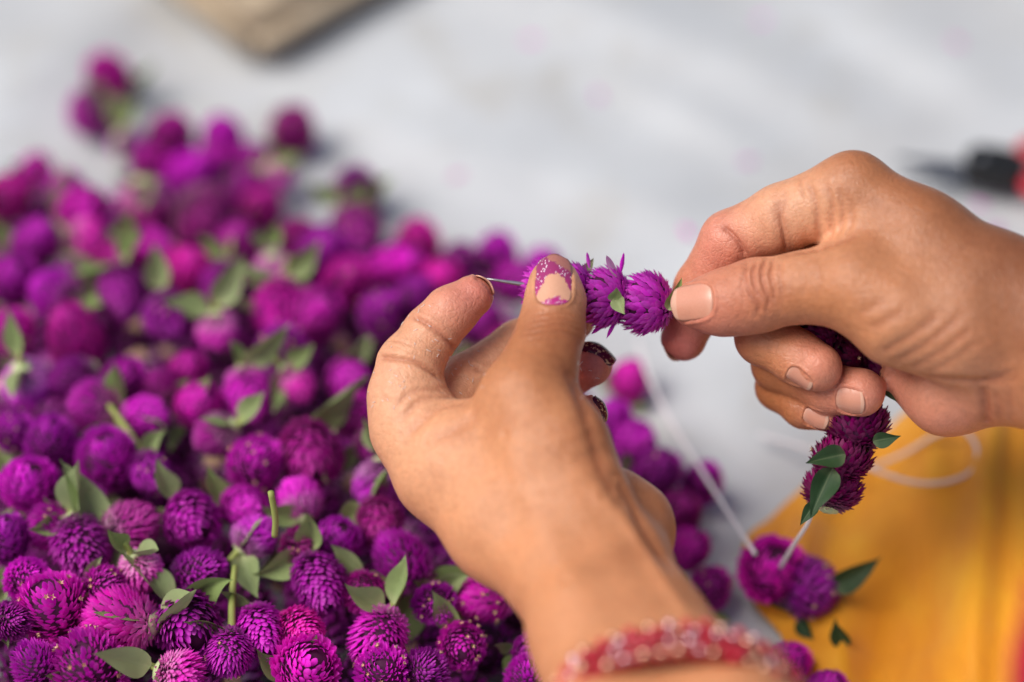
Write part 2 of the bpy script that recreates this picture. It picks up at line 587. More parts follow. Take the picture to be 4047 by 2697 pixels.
# ================================================================== flower building blocks
def bract_geo(L, wd, keel, curl, rows=5, serr=0.0, rnd=None):
    """boat-shaped pointed bract along +X (length), width along Y, outward +Z"""
    prof = [(0, .35), (.22, .8), (.48, 1.0), (.74, .72), (.9, .36)] if rows == 5 else [(0, .35), (.14, .65), (.3, .9), (.48, 1.0), (.64, .88), (.78, .64), (.89, .38)]
    vs, fs = [], []
    for t, w in prof:
        x = t * L
        z = curl * L * t * t
        ser = (serr * L * (rnd.random() - .3) if serr else 0)
        vs += [(x, -w * wd / 2 - ser * .3, z - keel * w), (x, 0, z + keel * .35 * w), (x, w * wd / 2 + ser * .3, z - keel * w)]
    vs.append((L, 0, curl * L))
    m = len(prof)
    for i in range(m - 1):
        a = i * 3
        fs += [(a, a + 1, a + 4, a + 3), (a + 1, a + 2, a + 5, a + 4)]
    a = (m - 1) * 3
    fs += [(a, a + 1, m * 3), (a + 1, a + 2, m * 3)]
    return np.array(vs), fs

def head_mesh(name, seed, Rr, el, nb, rows=5, open_=.0, florets=0, palebase=.35, as_list=False, tip_highlight=.09, fuzzy=False):
    """globe flower head, apex +Z, centre at origin. el: half-height / radius"""
    rnd = random.Random(seed)
    V, F, A, MI = [], [], [], []
    items = []
    ga = math.pi * (3 - math.sqrt(5))
    for i in range(nb):
        t = (i + .5) / nb
        ct = 1 - 1.94 * (1 - t) if False else -0.93 + 1.92 * t      # from base to apex
        ct = min(.995, ct)
        st = math.sqrt(max(0, 1 - ct * ct))
        phi = i * ga + rnd.uniform(-.13, .13)
        e_r = np.array((math.cos(phi) * st, math.sin(phi) * st, ct))
        nrm = np.array((math.cos(phi) * st, math.sin(phi) * st, ct / el)); nrm /= np.linalg.norm(nrm)
        tanA = np.array((-math.cos(phi) * ct, -math.sin(phi) * ct, st * el)); tanA /= np.linalg.norm(tanA) + 1e-9
        side = np.cross(tanA, nrm) * -1
        # bract leans towards the apex; more upright near it
        lean = R((46 if fuzzy else 54) - (22 if fuzzy or rows > 5 else 18) * max(0, ct) - open_ * 12 + rnd.uniform(-8, 8))
        dirv = nrm * math.cos(lean) + tanA * math.sin(lean)
        out = nrm * math.sin(lean) - tanA * math.cos(lean)
        L = Rr * (rnd.uniform(.40, .50) if rows > 5 else rnd.uniform(.38, .48)) * (1 - .2 * max(0, ct) ** 3)
        if fuzzy: L *= 1.12
        wd = L * (rnd.uniform(.30, .42) if fuzzy else rnd.uniform(.42, .52) if rows > 5 else rnd.uniform(.50, .62))
        bv, bf = bract_geo(L, wd, L * .10, rnd.uniform(-.05, .10), rows, .06 if rows > 5 else 0, rnd)
        tip = np.array((e_r[0] * Rr, e_r[1] * Rr, e_r[2] * Rr * el)) * rnd.uniform(.96, 1.06) * (1 + .04 * math.sin(phi * 2 + seed * 1.7 + ct * 2) + .03 * math.sin(ct * 4 + seed + phi))
        base = tip - dirv * L * .92
        Mx = np.stack([dirv, np.cross(out, dirv), out], 1)
        w = bv @ Mx.T + base
        x = bv[:, 0] / L
        pb = max(0, min(1, (-ct - (.62 - palebase)) / .45)) * rnd.uniform(.5, 1)
        pale = np.clip(pb * (1.15 - x) + .03 * (1 - x) + tip_highlight * x ** 2 + rnd.uniform(-.03, .06), 0, 1)  # pale base is the bract's own; lighter tip is a painted highlight
        if as_list:
            items.append((w, bf, pale)); continue
        o = sum(len(v) for v in V)
        V.append(w); F += [tuple(k + o for k in f) for f in bf]; A.append(pale); MI += [0] * len(bf)
    # core
    bm = bmesh.new(); bmesh.ops.create_icosphere(bm, subdivisions=2, radius=1)
    cv = np.array([v.co for v in bm.verts]) * np.array((Rr * .82, Rr * .82, Rr * el * .82)); cf = [tuple(v.index for v in f.verts) for f in bm.faces]; bm.free()
    if as_list:
        return items, (cv, cf)
    o = sum(len(v) for v in V)
    V.append(cv); F += [tuple(k + o for k in f) for f in cf]; A.append(np.zeros(len(cv))); MI += [1] * len(cf)
    # calyx: small pale green cup where the stem joins
    o = sum(len(v) for v in V); pts = []; ff = []
    for a_, (rr, zz) in enumerate(((.05, -1.02), (.16, -1.0), (.34, -.93), (.42, -.84))):
        for q in range(10):
            an = q * .6283; w_ = 1 + .18 * math.sin(q * 2.5 + seed)
            pts.append((math.cos(an) * rr * Rr * w_, math.sin(an) * rr * Rr * w_, zz * Rr * el))
    for a_ in range(3):
        for q in range(10):
            ff.append((a_ * 10 + q, a_ * 10 + (q + 1) % 10, a_ * 10 + 10 + (q + 1) % 10, a_ * 10 + 10 + q))
    V.append(np.array(pts)); F += [tuple(x + o for x in f) for f in ff]; A.append(np.zeros(len(pts))); MI += [3] * len(ff)
    # tiny cream star florets peeping out between bracts
    for k in range(florets):
        ct = rnd.uniform(-.5, .9); st = math.sqrt(1 - ct * ct); phi = rnd.uniform(0, 6.283)
        n = np.array((math.cos(phi) * st, math.sin(phi) * st, ct)); c = n * np.array((Rr, Rr, Rr * el)) * 1.03
        a = np.cross(n, (0, 0, 1.0)); a /= np.linalg.norm(a) + 1e-9; b = np.cross(n, a)
        o = sum(len(v) for v in V); pts = [c - n * Rr * .12]; ff = []
        s = Rr * rnd.uniform(.07, .12)
        for q in range(5):
            an = q * 1.2566
            pts += [c + (a * math.cos(an) + b * math.sin(an)) * s + n * s * .4, c + (a * math.cos(an + .5) + b * math.sin(an + .5)) * s * .4]
        for q in range(10):
            ff.append((0, 1 + q, 1 + (q + 1) % 10))
        V.append(np.array(pts)); F += [tuple(x + o for x in f) for f in ff]; A.append(np.zeros(len(pts))); MI += [2] * len(ff)
    Vv = np.concatenate(V)
    me = mesh(name, Vv, F)
    me.attributes.new("pale", 'FLOAT', 'POINT').data.foreach_set("value", np.concatenate(A).astype(np.float32))
    me.materials.append(M['petal']); me.materials.append(M['core']); me.materials.append(M['floret']); me.materials.append(M['calyx'])
    me.polygons.foreach_set("material_index", MI)
    return me

def leaf_mesh(name, L, wd, fold=.25, curl=.3, twist=0.0, seed=0):
    rnd = random.Random(seed)
    nl, nw = 12, 6
    vs, fs, uv = [], [], []
    for i in range(nl + 1):
        t = i / nl
        w = wd * (math.sin(math.pi * min(1, t ** .66 * .98 + .02)) ** .95) * (1 - .38 * t ** 2) + .0006 * (1 - t)
        for j in range(nw + 1):
            u = j / nw - .5
            x = t * L
            y = u * w
            z = abs(u) * w * fold * 2 + curl * L * t * t + .02 * L * math.sin(t * 9 + seed + u * 4) * abs(u) * 2
            tw = twist * t
            y, z = y * math.cos(tw) - (z - curl * L * t * t) * math.sin(tw), curl * L * t * t + y * math.sin(tw) + (z - curl * L * t * t) * math.cos(tw)
            vs.append((x, y, z)); uv.append((j / nw, t, 0))
    for i in range(nl):
        for j in range(nw):
            a = i * (nw + 1) + j
            fs.append((a, a + nw + 1, a + nw + 2, a + 1))
    me = mesh(name, vs, fs)
    at = me.attributes.new("UVMap", 'FLOAT_VECTOR', 'POINT')
    at.data.foreach_set("vector", np.array(uv, np.float32).ravel())
    return me

HEADS = []
for i in range(8):
    el = [1.05, 1.2, 1.0, 1.32, 1.1, .95, 1.15, 1.28][i]
    HEADS.append((head_mesh("flower_head", 10 + i, .0118, el, [360, 430, 380, 390, 400, 400, 360, 430][i], 5, [0, .2, .4, 0, .1, .6, .3, .1][i], [0, 0, 14, 0, 6, 0, 22, 0][i], [.15, .3, .3, .15, .3, .75, .25, .35][i], fuzzy=i in (1, 2, 4, 5, 7)), el))
LEAVES = [leaf_mesh("leaf", .022, .0115, .38, .30, .5, 1), leaf_mesh("leaf", .017, .0095, .55, .5, -.9, 2), leaf_mesh("leaf", .026, .0118, .30, .22, .6, 3), leaf_mesh("leaf", .013, .0085, .5, .65, .6, 4)]
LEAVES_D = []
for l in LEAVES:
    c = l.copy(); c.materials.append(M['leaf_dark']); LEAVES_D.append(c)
for l in LEAVES:
    l.materials.append(M['leaf'])
STEMS = []
for k, L in enumerate((.007, .014, .03)):
    pts = [(0, 0, -i / 6 * L) for i in range(7)]
    pts = [(math.sin(p[2] * 120) * .0008, math.cos(p[2] * 90) * .0006, p[2]) for p in pts]
    s = tube("stem", pts, [.0016 - .00008 * i for i in range(7)], 8); s.materials.append(M['stem']); STEMS.append(s)

def axis_quat(d, roll=0.0):
    return Vector(d).normalized().to_track_quat('Z', 'Y') @ Quaternion((0, 0, 1), roll)

def cam_dir(ang, toward):
    """direction in the picture plane at angle (deg, ccw from right), tilted to the viewer by toward (deg)"""
    a, t = R(ang), R(toward)
    v = np.array((math.cos(a) * math.cos(t), math.sin(a) * math.cos(t), math.sin(t)))
    return Vector(CMn[:3, :3] @ v)

def flower(loc, axis, size, variant, leaves, stem, roll, dark=False, name="globe_amaranth", rnd=random):
    """size: radius in metres. leaves: list of (azimuth deg, spread deg, kind)"""
    root = empty(name, loc)
    root.rotation_mode = 'QUATERNION'
    root.rotation_quaternion = axis_quat(axis, roll)
    s = size / .0118
    me, el = HEADS[variant % len(HEADS)]
    h = link("flower_head", me, None, root)
    h["kind"] = "stuff"
    h.scale = (s, s, s)
    base = -.0118 * el * .88 * s
    for (az, spread, kind) in leaves:
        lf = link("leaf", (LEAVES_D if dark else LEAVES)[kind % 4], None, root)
        lf.location = (0, 0, base)
        lf.rotation_euler = (0, R(-spread), R(az))
        lf.scale = (s,) * 3
    if stem >= 0:
        st = link("stem", STEMS[stem], None, root)
        st.location = (0, 0, base + .001)
    return root

# ================================================================== hands
MM = .001
def smin(a, b, k):
    h = np.maximum(k - np.abs(a - b), 0) / k
    return np.minimum(a, b) - h * h * k * .25

class Field:
    def __init__(self, lo, hi, h):
        self.lo, self.h = np.array(lo), h
        self.n = np.ceil((np.array(hi) - lo) / h).astype(int) + 1
        self.ax = [lo[i] + h * np.arange(self.n[i]) for i in range(3)]
    def blank(self):
        return np.full(self.n, .05, np.float32)
    def cone(self, F, a, ra, b, rb, k, flat=None):
        """union of a tapered capsule into F with blend k; flat=(axis, factor) squashes it along axis"""
        a, b = np.array(a), np.array(b)
        m = max(ra, rb) * 1.25 + k + 3 * self.h
        lo = np.minimum(a, b) - m; hi = np.maximum(a, b) + m
        i0 = np.clip(np.floor((lo - self.lo) / self.h).astype(int), 0, self.n)
        i1 = np.clip(np.ceil((hi - self.lo) / self.h).astype(int) + 1, 0, self.n)
        if np.any(i1 <= i0): return
        X, Y, Z = np.meshgrid(*[self.ax[q][i0[q]:i1[q]] for q in range(3)], indexing='ij')
        p = np.stack([X, Y, Z], -1) - a
        ba = b - a; L2 = ba @ ba + 1e-12
        t = np.clip((p @ ba) / L2, 0, 1)
        v = p - t[..., None] * ba
        if flat is not None:
            ax = np.array(flat[0], float); ax /= np.linalg.norm(ax)
            q = v @ ax
            v = v + ax * (q * (1 / flat[1] - 1))[..., None]
        d = np.linalg.norm(v, axis=-1) - (ra + (rb - ra) * t)
        sl = tuple(slice(i0[q], i1[q]) for q in range(3))
        F[sl] = smin(F[sl], d.astype(np.float32), k)

def surface_nets(F, lo, h):
    s = F < 0
    nx, ny, nz = F.shape
    cnt = np.zeros((nx - 1, ny - 1, nz - 1), np.int8)
    for dx in (0, 1):
        for dy in (0, 1):
            for dz in (0, 1):
                cnt += s[dx:nx - 1 + dx, dy:ny - 1 + dy, dz:nz - 1 + dz]
    act = (cnt > 0) & (cnt < 8)
    idx = np.argwhere(act)
    vid = np.full(act.shape, -1, np.int64); vid[act] = np.arange(len(idx))
    acc = np.zeros((len(idx), 3)); num = np.zeros(len(idx))
    C = [(0, 0, 0), (1, 0, 0), (0, 1, 0), (1, 1, 0), (0, 0, 1), (1, 0, 1), (0, 1, 1), (1, 1, 1)]
    E = [(0, 1), (2, 3), (4, 5), (6, 7), (0, 2), (1, 3), (4, 6), (5, 7), (0, 4), (1, 5), (2, 6), (3, 7)]
    fc = [F[idx[:, 0] + c[0], idx[:, 1] + c[1], idx[:, 2] + c[2]] for c in C]
    for a, b in E:
        fa, fb = fc[a], fc[b]
        m = (fa < 0) != (fb < 0)
        t = fa[m] / (fa[m] - fb[m])
        acc[m] += np.array(C[a]) + t[:, None] * (np.array(C[b]) - np.array(C[a]))
        num[m] += 1
    V = (idx + acc / num[:, None]) * h + lo
    Q = []
    for ax in range(3):
        o1, o2 = [(1, 2), (2, 0), (0, 1)][ax]
        sl0 = [slice(None)] * 3; sl1 = [slice(None)] * 3
        sl0[ax] = slice(0, -1); sl1[ax] = slice(1, None)
        ch = s[tuple(sl0)] != s[tuple(sl1)]
        e = np.argwhere(ch)
        ok = (e[:, o1] > 0) & (e[:, o2] > 0) & (e[:, o1] < F.shape[o1] - 1) & (e[:, o2] < F.shape[o2] - 1)
        e = e[ok]
        sg = s[e[:, 0], e[:, 1], e[:, 2]]
        d1 = np.zeros(3, int); d1[o1] = 1; d2 = np.zeros(3, int); d2[o2] = 1
        g = lambda q: vid[q[:, 0], q[:, 1], q[:, 2]]
        q = np.stack([g(e - d1 - d2), g(e - d2), g(e), g(e - d1)], 1)
        q[~sg] = q[~sg][:, ::-1]
        Q.append(q)
    Q = np.concatenate(Q)
    Q = Q[(Q >= 0).all(1)]
    return V, Q

def lap_smooth(V, Q, it=3, lam=.5):
    e = np.concatenate([Q[:, [0, 1]], Q[:, [1, 2]], Q[:, [2, 3]], Q[:, [3, 0]]])
    e = np.concatenate([e, e[:, ::-1]])
    deg = np.bincount(e[:, 0], minlength=len(V))[:, None]
    for k in range(it):
        for l in (lam, -lam * 1.03):
            s = np.stack([np.bincount(e[:, 0], V[e[:, 1], c], len(V)) for c in range(3)], 1) / np.maximum(deg, 1)
            V = V + l * (s - V)
    return V

def subdivide(V, Q):
    n = len(V)
    e = np.stack([Q, np.roll(Q, -1, 1)], -1).reshape(-1, 2)
    es = np.sort(e, 1)
    key = es[:, 0].astype(np.int64) * n + es[:, 1]
    uk, inv = np.unique(key, return_inverse=True)
    em = (V[uk // n] + V[uk % n]) / 2
    fc = V[Q].mean(1)
    ei = inv.reshape(-1, 4) + n
    ci = np.arange(len(Q)) + n + len(uk)
    q = np.stack([np.stack([Q[:, k], ei[:, k], ci, ei[:, k - 1]], 1) for k in range(4)], 1).reshape(-1, 4)
    return np.concatenate([V, em, fc]), q

def seg_dist(V, pts):
    d = np.full(len(V), 1.0); 
    for a, b in zip(pts[:-1], pts[1:]):
        ba = b - a; t = np.clip(((V - a) @ ba) / (ba @ ba + 1e-12), 0, 1)
        d = np.minimum(d, np.linalg.norm(V - a - t[:, None] * ba, axis=1))
    return d

def build_hand(spec, name):
    H = 1.05 * MM
    pts = []
    for f in spec['fingers']:
        pts += [camc(*q[:3]) for q in f['j']]
    for c in spec['palm']:
        pts += [camc(*c[0][:3]), camc(*c[1][:3])]
    pts = np.array(pts)
    lo, hi = pts.min(0) - .03, pts.max(0) + .03
    fl = Field(lo, hi, H)
    palm = fl.blank()
    for c in spec['palm']:
        a, b = c[0], c[1]
        k = c[2] if len(c) > 2 else 9
        fl.cone(palm, camc(*a[:3]), a[3] * MM, camc(*b[:3]), b[3] * MM, k * MM, c[3] if len(c) > 3 else None)
    tot = None
    for f in spec['fingers']:
        F = fl.blank()
        j = f['j']
        for a, b in zip(j[:-1], j[1:]):
            fl.cone(F, camc(*a[:3]), a[3] * MM, camc(*b[:3]), b[3] * MM, f.get('k', 3.5) * MM)
        for e in f.get('pads', ()):
            fl.cone(F, camc(*e[:3]), e[3] * MM, camc(*e[:3]) + 1e-5, e[3] * MM, 4 * MM)
        F = smin(palm, F, f.get('kp', 7) * MM)
        tot = F if tot is None else smin(tot, F, .8 * MM)
    V, Q = surface_nets(tot, lo, H)
    V = lap_smooth(V, Q, 4)
    V, Q = subdivide(V, Q)
    V = lap_smooth(V, Q, 3)
    me2 = bpy.data.meshes.new(name)
    me2.vertices.add(len(V)); me2.vertices.foreach_set("co", V.ravel())
    me2.loops.add(Q.size); me2.loops.foreach_set("vertex_index", Q.ravel())
    me2.polygons.add(len(Q)); me2.polygons.foreach_set("loop_start", np.arange(0, Q.size, 4))
    me2.update(calc_edges=True); me2.validate()
    n = len(me2.vertices)
    Nn = np.empty(n * 3); me2.vertices.foreach_get("normal", Nn); Nn = Nn.reshape(-1, 3)
    bvh = BVHTree.FromPolygons(V.tolist(), Q.tolist())
    def hit(px, py):
        d = Vector(camc(px, py, 1.0)).normalized()
        h = bvh.ray_cast(Vector((0, 0, 0)), d)
        return None if h[0] is None else (np.array(h[0]), np.array(h[1]))
    off = np.zeros(n)
    crease = np.zeros(n)
    for (line, w, dep) in spec['creases']:
        sp = smooth_path(line, 6)
        hp = [hit(q[0], q[1]) for q in sp]
        hp = [h[0] for h in hp if h is not None]
        if len(hp) < 2: continue
        run = [hp[0]]; runs = [run]
        for q in hp[1:]:
            if np.linalg.norm(q - run[-1]) < 9 * MM: run.append(q)
            else:
                run = [q]; runs.append(run)
        for run in runs:
            if len(run) < 2: continue
            run = np.array(run)
            lo_, hi_ = run.min(0) - 6 * w * MM, run.max(0) + 6 * w * MM
            m = np.where(((V > lo_) & (V < hi_)).all(1))[0]
            d = seg_dist(V[m], run) / (w * MM)
            # fade at both ends of the line
            e0 = np.minimum(np.linalg.norm(V[m] - run[0], axis=1), np.linalg.norm(V[m] - run[-1], axis=1))
            fade = np.clip(e0 / (3 * MM), .25, 1)
            off[m] -= dep * MM * np.exp(-d * d) * fade
            off[m] += .22 * dep * MM * np.exp(-((d - 2.4) / 1.2) ** 2) * fade
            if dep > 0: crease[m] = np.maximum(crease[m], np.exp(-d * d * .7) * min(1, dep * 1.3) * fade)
    # nails: shallow bed pressed into the skin, plate above it
    plates = []
    for nl in spec['nails']:
        c = hit(*nl['c']) if 'c' in nl else None
        nr = np.array(nl['n'], float); nr /= np.linalg.norm(nr)
        if c is None:
            # centre of the fingertip -> out along the nail's normal to the skin
            o = camc(*nl['o'])
            h = bvh.ray_cast(Vector(o + nr * .03), Vector(-nr))
            c3 = np.array(h[0])
        else:
            c3 = c[0]
        t = np.array(nl['t'], float); t -= nr * (t @ nr); t /= np.linalg.norm(t)
        s = np.cross(t, nr)
        L, Wd = nl['L'] * MM, nl['W'] * MM
        q = V - c3
        u, v, w = (q @ s) / (Wd / 2), (q @ t) / (L / 2), q @ nr
        e = (np.abs(u) ** 3.0 + np.where(v < 0, np.abs(v), np.abs(v) * .8) ** 3.0) ** (1 / 3.0)
        m = (np.abs(w) < 8 * MM) & (e < 1.8) & ((Nn @ nr) > -.2)
        bed = np.clip((1.03 - e) / .10, 0, 1)
        off[m] -= (.55 * MM * bed)[m]
        rim = np.exp(-((e - 1.12) / .085) ** 2) * np.clip((.7 - v) / .4, 0, 1)
        off[m] += (nl.get('rim', .38) * MM * rim)[m]
        groove = np.exp(-((e - 1.0) / .05) ** 2) * np.clip((.8 - v) / .3, 0, 1)
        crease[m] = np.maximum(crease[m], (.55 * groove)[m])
        plates.append((nl, c3, nr, t, s, L, Wd, bvh))
    rng = np.random.default_rng(3)
    V2 = V + Nn * off[:, None]
    me2.vertices.foreach_set("co", to_world(V2).ravel())
    # skin tone: base plus regions of pinker / browner skin and painted shade
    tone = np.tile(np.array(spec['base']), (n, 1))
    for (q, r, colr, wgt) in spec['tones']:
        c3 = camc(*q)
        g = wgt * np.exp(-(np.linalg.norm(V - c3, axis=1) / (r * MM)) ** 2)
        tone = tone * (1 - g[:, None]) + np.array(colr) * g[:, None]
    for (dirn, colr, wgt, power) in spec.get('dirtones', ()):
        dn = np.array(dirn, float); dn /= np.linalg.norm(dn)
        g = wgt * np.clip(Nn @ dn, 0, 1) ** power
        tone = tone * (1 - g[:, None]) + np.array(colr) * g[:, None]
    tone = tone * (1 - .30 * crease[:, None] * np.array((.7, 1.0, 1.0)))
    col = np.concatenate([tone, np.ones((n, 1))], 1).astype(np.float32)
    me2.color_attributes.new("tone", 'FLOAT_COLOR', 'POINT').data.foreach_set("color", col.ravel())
    me2.name = name
    me2.polygons.foreach_set("use_smooth", [True] * len(me2.polygons))
    me2.materials.clear(); me2.materials.append(M['skin'])
    me2.update()
    root = link(name, me2)
    for p in plates:
        build_nail(*p, root)
    return root, (lambda px, py: hit(px, py))

def build_nail(nl, c3, nr, t, s, L, Wd, bvh, root):
    """nail plate that follows the skin under it and runs on past the fingertip"""
    nu, nv = 16, 20
    over = nl.get('over', 1.5) * MM
    X = np.zeros((nv + 1, nu + 1)); Y = X.copy(); Z = X.copy(); ok = np.zeros(X.shape, bool)
    tipr = nl.get('tip', .45)
    for j in range(nv + 1):
        v = j / nv
        e = 1.0
        if v < .25: e = .62 + .38 * math.sqrt(1 - ((.25 - v) / .25) ** 2)
        if v > .66: e = 1 - tipr * (1 - math.sqrt(max(0, 1 - ((v - .66) / .34) ** 2.4)))
        for i in range(nu + 1):
            u = i / nu * 2 - 1
            X[j, i] = u * Wd / 2 * e
            Y[j, i] = -L / 2 + (L + over) * v - .05 * L * u * u * (1 if v > .5 else -1 + v * 2)
            o = c3 + s * X[j, i] + t * Y[j, i] + nr * .006
            h = bvh.ray_cast(Vector(o), Vector(-nr), .014)
            if h[0] is not None:
                Z[j, i] = (np.array(h[0]) - c3) @ nr; ok[j, i] = True
    mid = nu // 2
    zc = np.zeros(nv + 1)
    sl = 0
    for j in range(nv + 1):
        zs = Z[j, mid - 1:mid + 2].mean() if ok[j, mid - 1:mid + 2].all() else None
        if j >= 2:
            lin = zc[j - 1] + (zc[j - 1] - zc[j - 2]) - nl.get('bend', .000012)
            zc[j] = lin if zs is None or zs < lin - .0001 or j > nv * .72 else zs
        else: zc[j] = zs if zs is not None else 0
    zc = np.convolve(np.r_[zc[0], zc[0], zc, zc[-1] * 2 - zc[-2], zc[-1] * 3 - zc[-2] * 2], np.ones(5) / 5, 'valid')
    rad = nl.get('rad', .58) * Wd
    vs, fs, uv = [], [], []
    for j in range(nv + 1):
        for i in range(nu + 1):
            x = X[j, i]
            a = min(1.2, abs(x) / rad)
            z = zc[j] + rad * (math.cos(a) - 1) + nl.get('lift', -.05) * MM
            vs.append(c3 + s * x + t * Y[j, i] + nr * z)
            uv.append((i / nu, j / nv, 0))
    for j in range(nv):
        for i in range(nu):
            a = j * (nu + 1) + i
            fs.append((a, a + 1, a + nu + 2, a + nu + 1))
    me = mesh("fingernail", to_world(np.array(vs)), fs)
    at = me.attributes.new("UVMap", 'FLOAT_VECTOR', 'POINT')
    at.data.foreach_set("vector", np.array(uv, np.float32).ravel())
    o = link("fingernail", me, M[nl['mat']], root)
    sm = o.modifiers.new("thickness", 'SOLIDIFY'); sm.thickness = .0005; sm.offset = -1
    if nl.get('label'): o["label"] = nl['label']
    return o

BROWN = srgb(166, 102, 62); MID = srgb(208, 143, 100); PALE = srgb(230, 174, 138)
PINK = srgb(218, 138, 122); ROSE = srgb(200, 108, 106); DARK = srgb(122, 70, 44)

